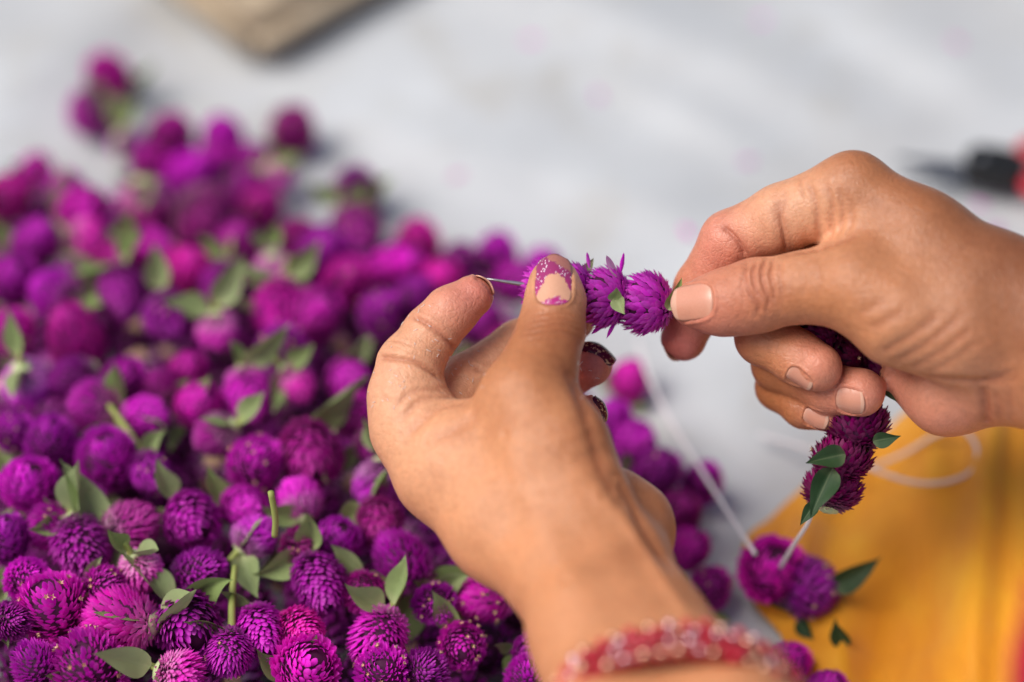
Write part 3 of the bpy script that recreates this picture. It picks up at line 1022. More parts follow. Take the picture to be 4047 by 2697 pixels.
LEFT = dict(
    fingers=[
        dict(j=[(2190, 1116, .8885, 9.0), (2194, 1190, .886, 10.4), (2178, 1310, .880, 11.6), (2140, 1430, .872, 12.6), (2082, 1572, .864, 14.4), (2165, 1770, .857, 16.5)], k=5, kp=12),
        dict(j=[(1866, 1172, .897, 7.9), (1780, 1235, .896, 9.4), (1705, 1315, .895, 10.0), (1620, 1445, .893, 11.8), (1605, 1560, .891, 13.6), (1640, 1690, .888, 15)], k=3.2, kp=9),
        dict(j=[(2268, 1262, .914, 8.2), (2150, 1320, .916, 9.2), (2050, 1372, .918, 9.8), (1850, 1515, .912, 11.0), (1740, 1680, .905, 13)], k=3, kp=7),
        dict(j=[(2332, 1440, .908, 8.5), (2250, 1465, .914, 9.4), (2150, 1500, .922, 9.8), (1950, 1610, .935, 11), (1850, 1790, .922, 13)], k=3, kp=7),
        dict(j=[(2322, 1640, .898, 7.3), (2258, 1655, .906, 8.0), (2190, 1675, .917, 8.4), (2060, 1740, .930, 9.5), (1980, 1890, .920, 12)], k=3, kp=7),
    ],
    palm=[
        ((1640, 1690, .888, 14.5), (1760, 1860, .880, 17)), ((1760, 1860, .880, 17), (1985, 2090, .862, 18)),
        ((2085, 1600, .864, 14), (2205, 1790, .857, 16.5)), ((2205, 1790, .857, 16.5), (2260, 2000, .852, 19)),
        ((1860, 1780, .876, 18), (2060, 1960, .862, 22)),
        ((1985, 2090, .862, 18), (2200, 2240, .846, 19)), ((2260, 2000, .852, 19), (2380, 2200, .842, 18)),
        ((1760, 1700, .905, 13), (2200, 2100, .880, 18)), ((1860, 1800, .920, 12), (2260, 2100, .885, 18)),
        ((1990, 1900, .920, 12), (2400, 2050, .885, 15)),
        ((2490, 2062, .872, 13.2), (2500, 2110, .868, 13.0), 7), ((2420, 1990, .872, 12.5), (2490, 2062, .872, 13), 7), ((2490, 2110, .868, 13), (2480, 2250, .850, 15), 8),
        # wrist and forearm
        ((2230, 2260, .842, 18.5), (2330, 2520, .818, 18.5)), ((2420, 2250, .845, 18.5), (2560, 2470, .822, 18)),
        ((2300, 2250, .850, 20), (2430, 2480, .826, 20)),
        ((2330, 2520, .818, 18.5), (2480, 3000, .775, 22)), ((2560, 2470, .822, 18), (2860, 2900, .785, 25)), ((2430, 2480, .826, 20), (2640, 2950, .788, 25)),
        ((2480, 3000, .775, 22), (2800, 3900, .700, 27)), ((2860, 2900, .785, 25), (3150, 3800, .705, 29)), ((2640, 2950, .788, 25), (2980, 3850, .710, 31)),
    ],
    creases=[
        ([(1630, 1248), (1700, 1285), (1770, 1345), (1800, 1380)], .9, .9), ([(1645, 1262), (1690, 1290), (1730, 1325)], .5, .3),
        ([(1497, 1412), (1560, 1418), (1640, 1432), (1700, 1465), (1745, 1500)], 1.0, 1.0),
        ([(1520, 1345), (1580, 1350), (1650, 1375)], .6, .25), ([(1600, 1395), (1650, 1402), (1700, 1430)], .6, .2),
        ([(1760, 1545), (1680, 1540), (1610, 1560), (1560, 1610)], 1.2, .55), ([(1790, 1570), (1700, 1570), (1640, 1600), (1590, 1660)], 1.4, .5),
        ([(1850, 1590), (1750, 1610), (1690, 1650), (1600, 1730)], 2.0, .45), ([(1900, 1640), (1800, 1700), (1700, 1740)], 2.2, .4),
        ([(1858, 1462), (1900, 1470), (1930, 1490)], .9, .7), ([(1830, 1440), (1880, 1448), (1930, 1478)], .6, .4),
        ([(2090, 1255), (2150, 1240), (2230, 1240), (2300, 1268)], .8, .28), ([(2085, 1275), (2150, 1262), (2230, 1262), (2305, 1290)], .8, .32),
        ([(2080, 1298), (2150, 1285), (2230, 1285), (2305, 1312)], .8, .30), ([(2070, 1325), (2150, 1310), (2230, 1312), (2305, 1340)], .8, .25), ([(2060, 1350), (2150, 1338), (2230, 1342)], .8, .2),
        ([(2260, 1500), (2300, 1600), (2340, 1720), (2380, 1860), (2440, 1960)], 3.0, .9), ([(2440, 1895), (2480, 1960), (2540, 2080), (2640, 2240)], 2.4, 1.1),
        ([(2150, 1700), (2250, 1690), (2350, 1650)], 2.5, .3), ([(2200, 1760), (2300, 1740), (2390, 1700)], 2.5, .3), ([(2250, 1820), (2330, 1800), (2410, 1770)], 2.5, .3),
        # tendon ridges at the wrist
        ([(2380, 1960), (2480, 2080), (2600, 2260), (2720, 2430)], 2.6, -.8), ([(2000, 1720), (2060, 1900), (2160, 2120), (2240, 2300)], 6, -1.0),
        ([(1500, 1560), (1540, 1580), (1580, 1582)], .7, .3),
    ],
    nails=[
        dict(c=(2187, 1122), n=(-.06, .16, 1), t=(.0, 1, -.16), L=17.0, W=13.6, rad=.62, over=4.0, tip=.62, mat='nail_chip', label="thumbnail with chipped purple glitter polish"),
        dict(o=(1895, 1145, .897), n=(.30, .45, -.84), t=(.75, .62, .1), L=9.5, W=10, mat='nail', over=.5),
        dict(o=(2345, 1436, .908), n=(.10, .90, .42), t=(1, -.22, .10), L=12, W=10.5, mat='nail_dark', over=2.4, bend=.00003, lift=.35, label="fingernail with dark worn polish"),
        dict(o=(2322, 1638, .899), n=(.80, .45, .38), t=(.5, -.80, .0), L=9.5, W=8.5, lift=.35, bend=.00005, mat='nail_dark', over=1.0, label="fingernail with dark worn polish"),
    ],
    base=MID,
    tones=[((2170, 1300, .868), 10, ROSE, .3), ((1500, 1480, .885), 10, ROSE, .3), ((1880, 1160, .89), 13, ROSE, .75), ((1790, 1250, .89), 16, PINK, .7), ((1640, 1440, .885), 20, PALE, .6), ((1600, 1580, .885), 24, PALE, .65),
           ((2190, 1330, .872), 20, BROWN, .8), ((2140, 1470, .862), 22, BROWN, .75), ((2190, 1110, .88), 11, PALE, .6), ((2300, 1160, .885), 7, PALE, .7),
           ((2335, 1450, .90), 15, ROSE, .85), ((2310, 1640, .90), 13, PINK, .7), ((1900, 1450, .905), 18, PALE, .7),
           ((1650, 1950, .87), 30, PALE, .4), ((2330, 1760, .855), 22, BROWN, .5), ((2560, 2100, .87), 20, BROWN, .55), ((2600, 2330, .83), 30, BROWN, .5), ((1700, 2100, .87), 20, MID, .6)],
)

RIGHT = dict(
    fingers=[
        dict(j=[(2742, 1206, .889, 8.4), (2840, 1200, .8865, 11.0), (2925, 1185, .8845, 11.9), (3005, 1166, .882, 12.5), (3180, 1136, .877, 12.2), (3390, 1130, .871, 15.0)], k=5, kp=10),
        dict(j=[(2704, 1338, .917, 8.6), (2735, 1240, .915, 9.6), (2772, 1140, .912, 10.0), (2885, 950, .902, 10.8), (3090, 862, .893, 12.3), (3370, 752, .884, 13.4)], k=3.2, kp=6),
        dict(j=[(3232, 1452, .888, 9.0), (3150, 1412, .893, 9.8), (3020, 1332, .901, 10.6), (3130, 1075, .912, 11), (3420, 900, .912, 13)], k=2.8, kp=5),
        dict(j=[(3400, 1552, .893, 9.1), (3280, 1540, .900, 9.3), (3080, 1440, .913, 10.2), (3250, 1220, .930, 11), (3490, 1000, .925, 12)], k=2.8, kp=5),
        dict(j=[(3272, 1632, .905, 7.2), (3180, 1606, .911, 8.2), (3080, 1530, .921, 8.8), (3280, 1320, .940, 10), (3550, 1110, .935, 11)], k=2.8, kp=5),
    ],
    palm=[
        ((3370, 755, .884, 13.2), (3640, 940, .876, 15.5)), ((3640, 940, .876, 15.5), (3960, 1140, .870, 17.5)),
        ((3390, 1130, .871, 14), (3560, 1240, .868, 17)), ((3560, 1240, .868, 17), (3800, 1300, .866, 18.5)), ((3800, 1300, .866, 18.5), (4000, 1330, .868, 19)),
        ((3480, 1010, .880, 14), (3800, 1150, .868, 18)), ((3380, 940, .888, 12), (3500, 1050, .880, 14)),
        ((3420, 900, .908, 12.5), (3900, 1180, .885, 17)), ((3490, 1000, .921, 12), (3900, 1280, .890, 17)), ((3560, 1120, .930, 12), (3850, 1420, .895, 16)),
        ((3735, 1555, .890, 14.0), (3790, 1540, .888, 14.3), 6), ((3600, 1480, .900, 11), (3735, 1555, .890, 13.5), 6),
        ((3790, 1540, .888, 13), (3900, 1440, .882, 18), 8),
        # wrist and forearm
        ((3960, 1140, .870, 17.5), (4400, 1400, .850, 20)), ((3950, 1470, .876, 18.0), (4400, 1560, .858, 19)), ((4000, 1330, .874, 19.5), (4400, 1480, .860, 23)),
        ((4400, 1400, .850, 20), (5100, 1760, .82, 25)), ((4400, 1560, .858, 19), (5100, 1900, .83, 25)), ((4400, 1480, .860, 23), (5100, 1840, .83, 30)),
    ],
    creases=[
        ([(2845, 885), (2890, 925), (2930, 980), (2955, 1045)], 1.8, .8), ([(2850, 890), (2890, 925), (2930, 980), (2955, 1045)], .5, .5), ([(2870, 905), (2915, 950), (2938, 1000)], .5, .4),
        ([(3085, 780), (3082, 860), (3096, 910), (3108, 1000)], 2.2, .8), ([(3090, 830), (3086, 870), (3096, 920), (3106, 1000)], .55, .6),
        ([(3195, 720), (3225, 800), (3235, 900), (3235, 990)], 1.1, .55), ([(3160, 700), (3175, 770), (3205, 800)], .7, .35), ([(3260, 720), (3290, 800), (3290, 900), (3280, 980)], 1.1, .45),
        ([(3300, 730), (3330, 800), (3330, 880), (3300, 960)], 1.2, .4), ([(3340, 760), (3365, 830), (3360, 900), (3320, 960)], 1.3, .35),
        ([(2955, 1040), (2945, 1090), (2960, 1150), (3000, 1210), (2990, 1250)], .8, .55), ([(2995, 1030), (2975, 1080), (2985, 1140), (3020, 1190)], .8, .6),
        ([(3030, 1022), (3010, 1075), (3020, 1140), (3040, 1180), (3030, 1230)], .8, .6), ([(3060, 1022), (3045, 1080), (3060, 1150), (3060, 1210)], .7, .45), ([(3085, 1035), (3085, 1110), (3095, 1180)], .7, .3),
        ([(2935, 1080), (2930, 1140), (2945, 1200)], .7, .35), ([(3170, 1050), (3180, 1120), (3170, 1180)], .8, .15), ([(3230, 1040), (3240, 1120), (3230, 1190)], .9, .15),
        ([(3130, 1000), (3220, 985), (3320, 955), (3400, 920)], 2.4, .9),
        # thenar folds
        ([(3420, 1300), (3500, 1270), (3580, 1220)], 1.8, .4), ([(3480, 1400), (3600, 1330), (3720, 1240)], 1.8, .55), ([(3540, 1430), (3660, 1360), (3800, 1250)], 1.8, .55),
        ([(3600, 1460), (3720, 1390), (3850, 1290)], 1.8, .5), ([(3660, 1475), (3770, 1420), (3870, 1340)], 1.6, .4), ([(3380, 1250), (3440, 1220), (3520, 1180)], 1.6, .3),
        ([(3500, 1450), (3620, 1482), (3770, 1502), (3895, 1502), (3990, 1490)], 2.0, .7),
        ([(3885, 1520), (3892, 1580), (3900, 1680)], 1.8, 1.1), ([(3930, 1530), (3945, 1590), (3955, 1690)], 1.2, .35), ([(3985, 1480), (3995, 1560), (4000, 1690)], 1.2, .2),
        ([(2665, 1085), (2680, 1070), (2700, 1078)], .5, .2),
        ([(3030, 1475), (3100, 1520), (3180, 1580)], .6, .1),
    ],
    nails=[
        dict(c=(2742, 1192), n=(-.10, .10, 1), t=(-1, -.05, -.10), L=14.2, W=13.2, rad=.60, over=1.6, tip=.5, mat='nail', label="bare pale thumbnail"),
        dict(o=(3185, 1428, .891), n=(-.36, -.70, .62), t=(1, -.42, .12), L=9.5, W=9.8, mat='nail', over=.8),
        dict(o=(3362, 1548, .895), n=(-.18, -.42, .88), t=(1, -.05, .28), L=9.8, W=10.8, mat='nail', over=.8),
        dict(o=(3228, 1620, .908), n=(-.20, -.36, .90), t=(1, -.28, .22), L=8.8, W=8.6, mat='nail', over=.8),
        dict(o=(2690, 1355, .917), n=(-.62, -.10, -.78), t=(-.25, -.95, .05), L=10.5, W=10, mat='nail', over=1.5),
    ],
    base=srgb(194, 126, 82),
    tones=[((2830, 880, .892), 9, ROSE, .35), ((3000, 1120, .872), 10, ROSE, .3), ((3390, 650, .875), 12, ROSE, .25), ((3500, 700, .875), 34, BROWN, .85), ((3750, 880, .865), 40, DARK, .85), ((3980, 1050, .86), 40, DARK, .8), ((3380, 640, .88), 22, BROWN, .9), ((3600, 1000, .865), 26, BROWN, .5),  # DARK regions: tan back of the hand with its shaded side painted in
           ((3050, 900, .885), 20, PALE, .85), ((2850, 1000, .895), 20, PINK, .7), ((3220, 880, .885), 18, PALE, .85), ((3320, 900, .882), 13, PALE, .6),
           ((2690, 1370, .91), 18, ROSE, .8), ((3000, 1160, .87), 22, BROWN, .35), ((2760, 1280, .884), 16, PINK, .7), ((2900, 1300, .88), 16, PINK, .4),
           ((3230, 1420, .884), 16, PINK, .85), ((3440, 1540, .89), 14, PINK, .85), ((3290, 1640, .90), 12, PINK, .7), ((3060, 1400, .89), 16, MID, .6), ((3050, 1560, .91), 18, BROWN, .6),
           ((3740, 1590, .885), 26, PINK, .7), ((3640, 1390, .865), 26, PALE, .5), ((3520, 1100, .865), 30, MID, .5)],
)
left_hand, hitL = build_hand(LEFT, "hand")
tag(left_hand, "left hand with chipped purple thumbnail pinching a flower, wrist towards the bottom edge", "hand", "hands stringing the garland")
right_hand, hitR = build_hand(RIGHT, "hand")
tag(right_hand, "right hand with bare nails coming from the right edge, pulling the garland", "hand", "hands stringing the garland")

# ================================================================== needle and strung flowers
def build_needle():
    a, b = P(1908, 1100, .9035), P(3185, 1296, .9035)
    n = 26
    pts = [a.lerp(b, i / (n - 1)) for i in range(n)]
    rad = [.00012 + (.00084 - .00012) * min(1, (i / (n - 1)) / .13) ** .7 for i in range(n)]
    o = link("needle", tube("needle", pts, rad, 12), M['steel'])
    tag(o, "thin steel needle pointing left out of the strung flowers", "needle")
build_needle()
NEEDLE_DIR = (P(1908, 1100, .9035) - P(3185, 1296, .9035)).normalized()

def needle_pt(px):
    return P(px, 1100 + (px - 1908) * (1296 - 1100) / (3185 - 1908), .9035)

def hero_flower(px, size, el, seed, nb, label, leaves=(), open_=.2, wild=()):
    root = empty("globe_amaranth", needle_pt(px))
    root.rotation_mode = 'QUATERNION'
    root.rotation_quaternion = axis_quat(NEEDLE_DIR, seed)
    tag(root, label, "flower", "flowers strung on the needle and thread")
    items, core = head_mesh("bract", seed, size, el, nb, 7, open_, 0, .12, True)
    me = mesh("flower_core", core[0], core[1]); link("flower_core", me, M['core'], root)
    for k, (w, f, pale) in enumerate(items):
        c = w.mean(0)
        me = mesh("bract", w - c, f)
        me.attributes.new("pale", 'FLOAT', 'POINT').data.foreach_set("value", pale.astype(np.float32))
        b = link("bract", me, M['petal_hero'], root); b.location = c
    qi = root.rotation_quaternion.inverted()
    for (off_px, L, wd, ang, tow, dark, seed2, curl, fold) in leaves:
        me = leaf_mesh("leaf", L, wd, fold, curl, .5, seed2)
        lf = link("leaf", me, M['leaf_dark'] if dark else M['leaf'], root)
        lf.location = qi @ (P(*off_px) - root.location)
        d = qi @ cam_dir(ang, tow)
        up = qi @ cam_dir(0, 90)
        x = d.normalized(); y = up.cross(x).normalized(); z = x.cross(y)
        lf.rotation_euler = Matrix((x, y, z)).transposed().to_euler()
    # a few bracts that stick out
    for (off_px, L, wd, ang, tow, pl) in wild:
        v, f = bract_geo(L, wd * .62, L * .1, .45, 7, .05, random.Random(int(L * 1e6)))
        me = mesh("bract", v, f)
        me.attributes.new("pale", 'FLOAT', 'POINT').data.foreach_set("value", np.clip(pl * (1 - v[:, 0] / L * .3), 0, 1).astype(np.float32))
        b = link("bract", me, M['petal_hero'], root)
        b.location = qi @ (P(*off_px) - root.location)
        x = (qi @ cam_dir(ang, tow)).normalized(); y = (qi @ cam_dir(0, 90)).cross(x).normalized(); z = x.cross(y)
        b.rotation_euler = Matrix((x, y, z)).transposed().to_euler()
    return root

hero_flower(2162, .0118, .88, 31, 260, "purple globe flower half hidden behind the left thumb", open_=.5,
            leaves=[((2300, 1085, .907), .008, .004, 55, 10, False, 3, .2, .3)])
hero_flower(2262, .0108, .72, 33, 230, "dark purple globe flower squeezed in just right of the left thumb", open_=.3)
hero_flower(2392, .0118, .88, 35, 290, "magenta strung flower with a stray petal curling up, between both hands", open_=.35,
            leaves=[((2432, 1178, .890), .0085, .0055, -62, 20, False, 5, .35, .3), ((2425, 1190, .890), .007, .005, 80, 25, False, 6, .5, .2)],
            wild=[((2452, 1085, .902), .0085, .0026, 82, 5, .0), ((2440, 1100, .900), .011, .0045, 118, 15, .8), ((2440, 1255, .902), .0090, .0026, -118, 0, .0), ((2400, 1268, .902), .0080, .0030, -140, 0, .0), ((2420, 1262, .9), .0070, .0028, -160, 0, .05), ((2330, 1060, .903), .006, .0024, 100, 0, .1)])
hero_flower(2552, .0122, .93, 37, 295, "magenta strung flower touching the right thumb tip", open_=.05,
            leaves=[((2640, 1225, .893), .0135, .0050, 68, 15, False, 8, .10, .45)])

# darker flowers of the finished garland, inside the right hand and below it
def garland_flower(px, py, d, size, ang, tow, var, label, leaves=(), dark=True):
    loc = P(px, py, d)
    r = flower(loc, cam_dir(ang, tow), size, var, (), -1, px * .01, dark)
    r.children[0].data = DARK_HEADS[var % len(DARK_HEADS)]
    qi = r.rotation_quaternion.inverted()
    for (off_px, L, wd, a2, t2, seed2, curl, fold) in leaves:
        me = leaf_mesh("leaf", L, wd, fold, curl, .4, seed2)
        lf = link("leaf", me, M['leaf_dark'], r)
        lf.location = qi @ (P(*off_px) - loc)
        x = (qi @ cam_dir(a2, t2)).normalized(); y = (qi @ cam_dir(0, 90)).cross(x).normalized(); z = x.cross(y)
        lf.rotation_euler = Matrix((x, y, z)).transposed().to_euler()
    tag(r, label, "flower", "flowers strung on the needle and thread")
    return r
DARK_HEADS = []
for k in range(4):
    me = head_mesh("flower_head", 60 + k, .0118, [.85, .8, .9, 1.0][k], 330, 7, [.1, .2, .3, .4][k], [0, 3, 0, 0][k], .1, tip_highlight=0.0)
    me.materials[0] = M['petal_shaded']
    DARK_HEADS.append(me)
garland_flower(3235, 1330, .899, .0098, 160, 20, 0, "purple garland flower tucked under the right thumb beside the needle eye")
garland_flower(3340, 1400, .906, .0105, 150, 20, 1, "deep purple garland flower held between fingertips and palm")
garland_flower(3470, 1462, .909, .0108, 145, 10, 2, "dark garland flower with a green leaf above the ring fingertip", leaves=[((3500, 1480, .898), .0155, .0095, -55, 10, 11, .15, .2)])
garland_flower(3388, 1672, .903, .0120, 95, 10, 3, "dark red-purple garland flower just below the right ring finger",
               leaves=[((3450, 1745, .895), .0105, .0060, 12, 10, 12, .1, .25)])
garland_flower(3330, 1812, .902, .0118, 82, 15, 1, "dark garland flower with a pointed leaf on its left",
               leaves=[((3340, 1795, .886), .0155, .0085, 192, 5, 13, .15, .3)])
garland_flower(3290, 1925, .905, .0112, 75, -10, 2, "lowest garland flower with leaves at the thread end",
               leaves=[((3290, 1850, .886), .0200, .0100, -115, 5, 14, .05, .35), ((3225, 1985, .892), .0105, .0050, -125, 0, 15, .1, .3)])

# ================================================================== thread
def build_thread():
    r = .00085
    def th(pts, label, rad=r):
        p = smooth_path([tuple(P(*q)) for q in pts], 12)
        o = link("thread", tube("thread", p, rad, 8), M['thread'])
        tag(o, label, "thread", "white thread of the garland")
    th([(3215, 1990, .905), (3195, 2065, .915), (3140, 2150, .935), (3085, 2240, .955)], "short white thread between the garland end and the loose flower", .00085)
    th([(2985, 2190, .955), (2900, 2060, .975), (2780, 1870, 1.005), (2660, 1680, 1.03), (2570, 1500, 1.05), (2520, 1350, 1.065)], "long white thread running diagonally from the loose flower behind the hands", .0009)
    th([(3420, 1845, 1.005), (3600, 1905, .995), (3740, 1905, .992), (3840, 1860, .995), (3860, 1770, 1.0), (3800, 1700, 1.005), (3700, 1720, 1.01), (3560, 1800, 1.015), (3400, 1850, 1.015), (3250, 1790, 1.025), (3000, 1720, 1.04)],
       "white thread loop lying over the saffron cloth", .0008)
build_thread()

# ================================================================== bracelet
def build_bracelet():
    c = P(2668, 2822, .799)
    tx = Vector(CMn[:3, :3] @ np.array((1, .03, 0))).normalized()
    ty = Vector(CMn[:3, :3] @ np.array((.08, .72, .69))); ty = (ty - tx * ty.dot(tx)).normalized()
    ax = ty.cross(tx)
    root = empty("bracelet", c)
    tag(root, "red bangle bracelet studded with gold and pink beads on the left wrist", "bracelet")
    A, B = .0385, .0365
    def at(a, off=0, rr=1.0):
        return tx * (A * rr * math.cos(a)) + ty * (B * rr * math.sin(a)) + ax * off
    ring = [at(2 * math.pi * k / 72) for k in range(73)]
    for k, off in enumerate((-.0038, 0, .0038)):
        link("bangle", tube("bangle", [p + ax * off for p in ring], .0030, 10), M['bangle'], root)
    bm = bmesh.new(); bmesh.ops.create_icosphere(bm, subdivisions=2, radius=.0017)
    me0 = bpy.data.meshes.new("bead"); bm.to_mesh(me0); bm.free()
    me0.polygons.foreach_set("use_smooth", [True] * len(me0.polygons))
    mk = {}
    for m in ('gold', 'pearl', 'redbead'):
        q = me0.copy(); q.materials.append(M[m]); mk[m] = q
    rnd = random.Random(9)
    nb = 44
    for row, off in enumerate((-.0052, -.0017, .0018, .0053)):
        for k in range(nb):
            a = 2 * math.pi * (k + .5 * (row % 2) + rnd.uniform(-.12, .12)) / nb
            m = rnd.choices(('gold', 'pearl', 'redbead'), ((4, 2, 5), (2, 3, 5), (2, 3, 5), (4, 2, 5))[row])[0]
            o = link("bead", mk[m], None, root)
            o.location = at(a, off + rnd.uniform(-.0004, .0004), 1.085 + .03 * (row in (1, 2)))
            s = rnd.uniform(.8, 1.2); o.scale = (s, s, s)
build_bracelet()

# ================================================================== the heap of flowers
D2 = W0 / 2353.0
EDGE = [G(x * D2, y * D2, .012) for x, y in [(-260, 330), (0, 385), (180, 400), (420, 400), (600, 505), (760, 490), (950, 560), (1250, 620), (1420, 850), (1560, 1080), (1640, 1300), (1560, 1480), (1400, 1700), (1300, 1900)]]
EDGE2 = np.array([(p.x, p.y) for p in EDGE])
def heap_hv(x, y):
    p = np.stack([x, y], -1)
    best = np.full(len(p), 9.0); sg = np.ones(len(p))
    for a, b in zip(EDGE2[:-1], EDGE2[1:]):
        ba = b - a; t = np.clip(((p - a) @ ba) / (ba @ ba), 0, 1)
        d = np.linalg.norm(p - a - t[:, None] * ba, axis=1)
        m = d < best
        best[m] = d[m]
        cr = ba[0] * (p[:, 1] - a[1]) - ba[1] * (p[:, 0] - a[0])
        sg[m] = np.where(cr[m] > 0, -1, 1)
    s = sg * best
    return .011 + .048 * (1 - np.exp(-np.maximum(0, s) / .07)), s

def heap_h(x, y):
    h, s = heap_hv(np.array([x]), np.array([y])); return float(h[0]), float(s[0])

def on_heap(px, py):
    ds = .70 + .0015 * np.arange(500)
    a = np.array(P(px, py, 0.0)); b = np.array(P(px, py, 1.0))
    pts = a + (b - a) * ds[:, None]
    h, s = heap_hv(pts[:, 0], pts[:, 1])
    i = int(np.argmax(pts[:, 2] <= h))
    return Vector(pts[i]), float(s[i])

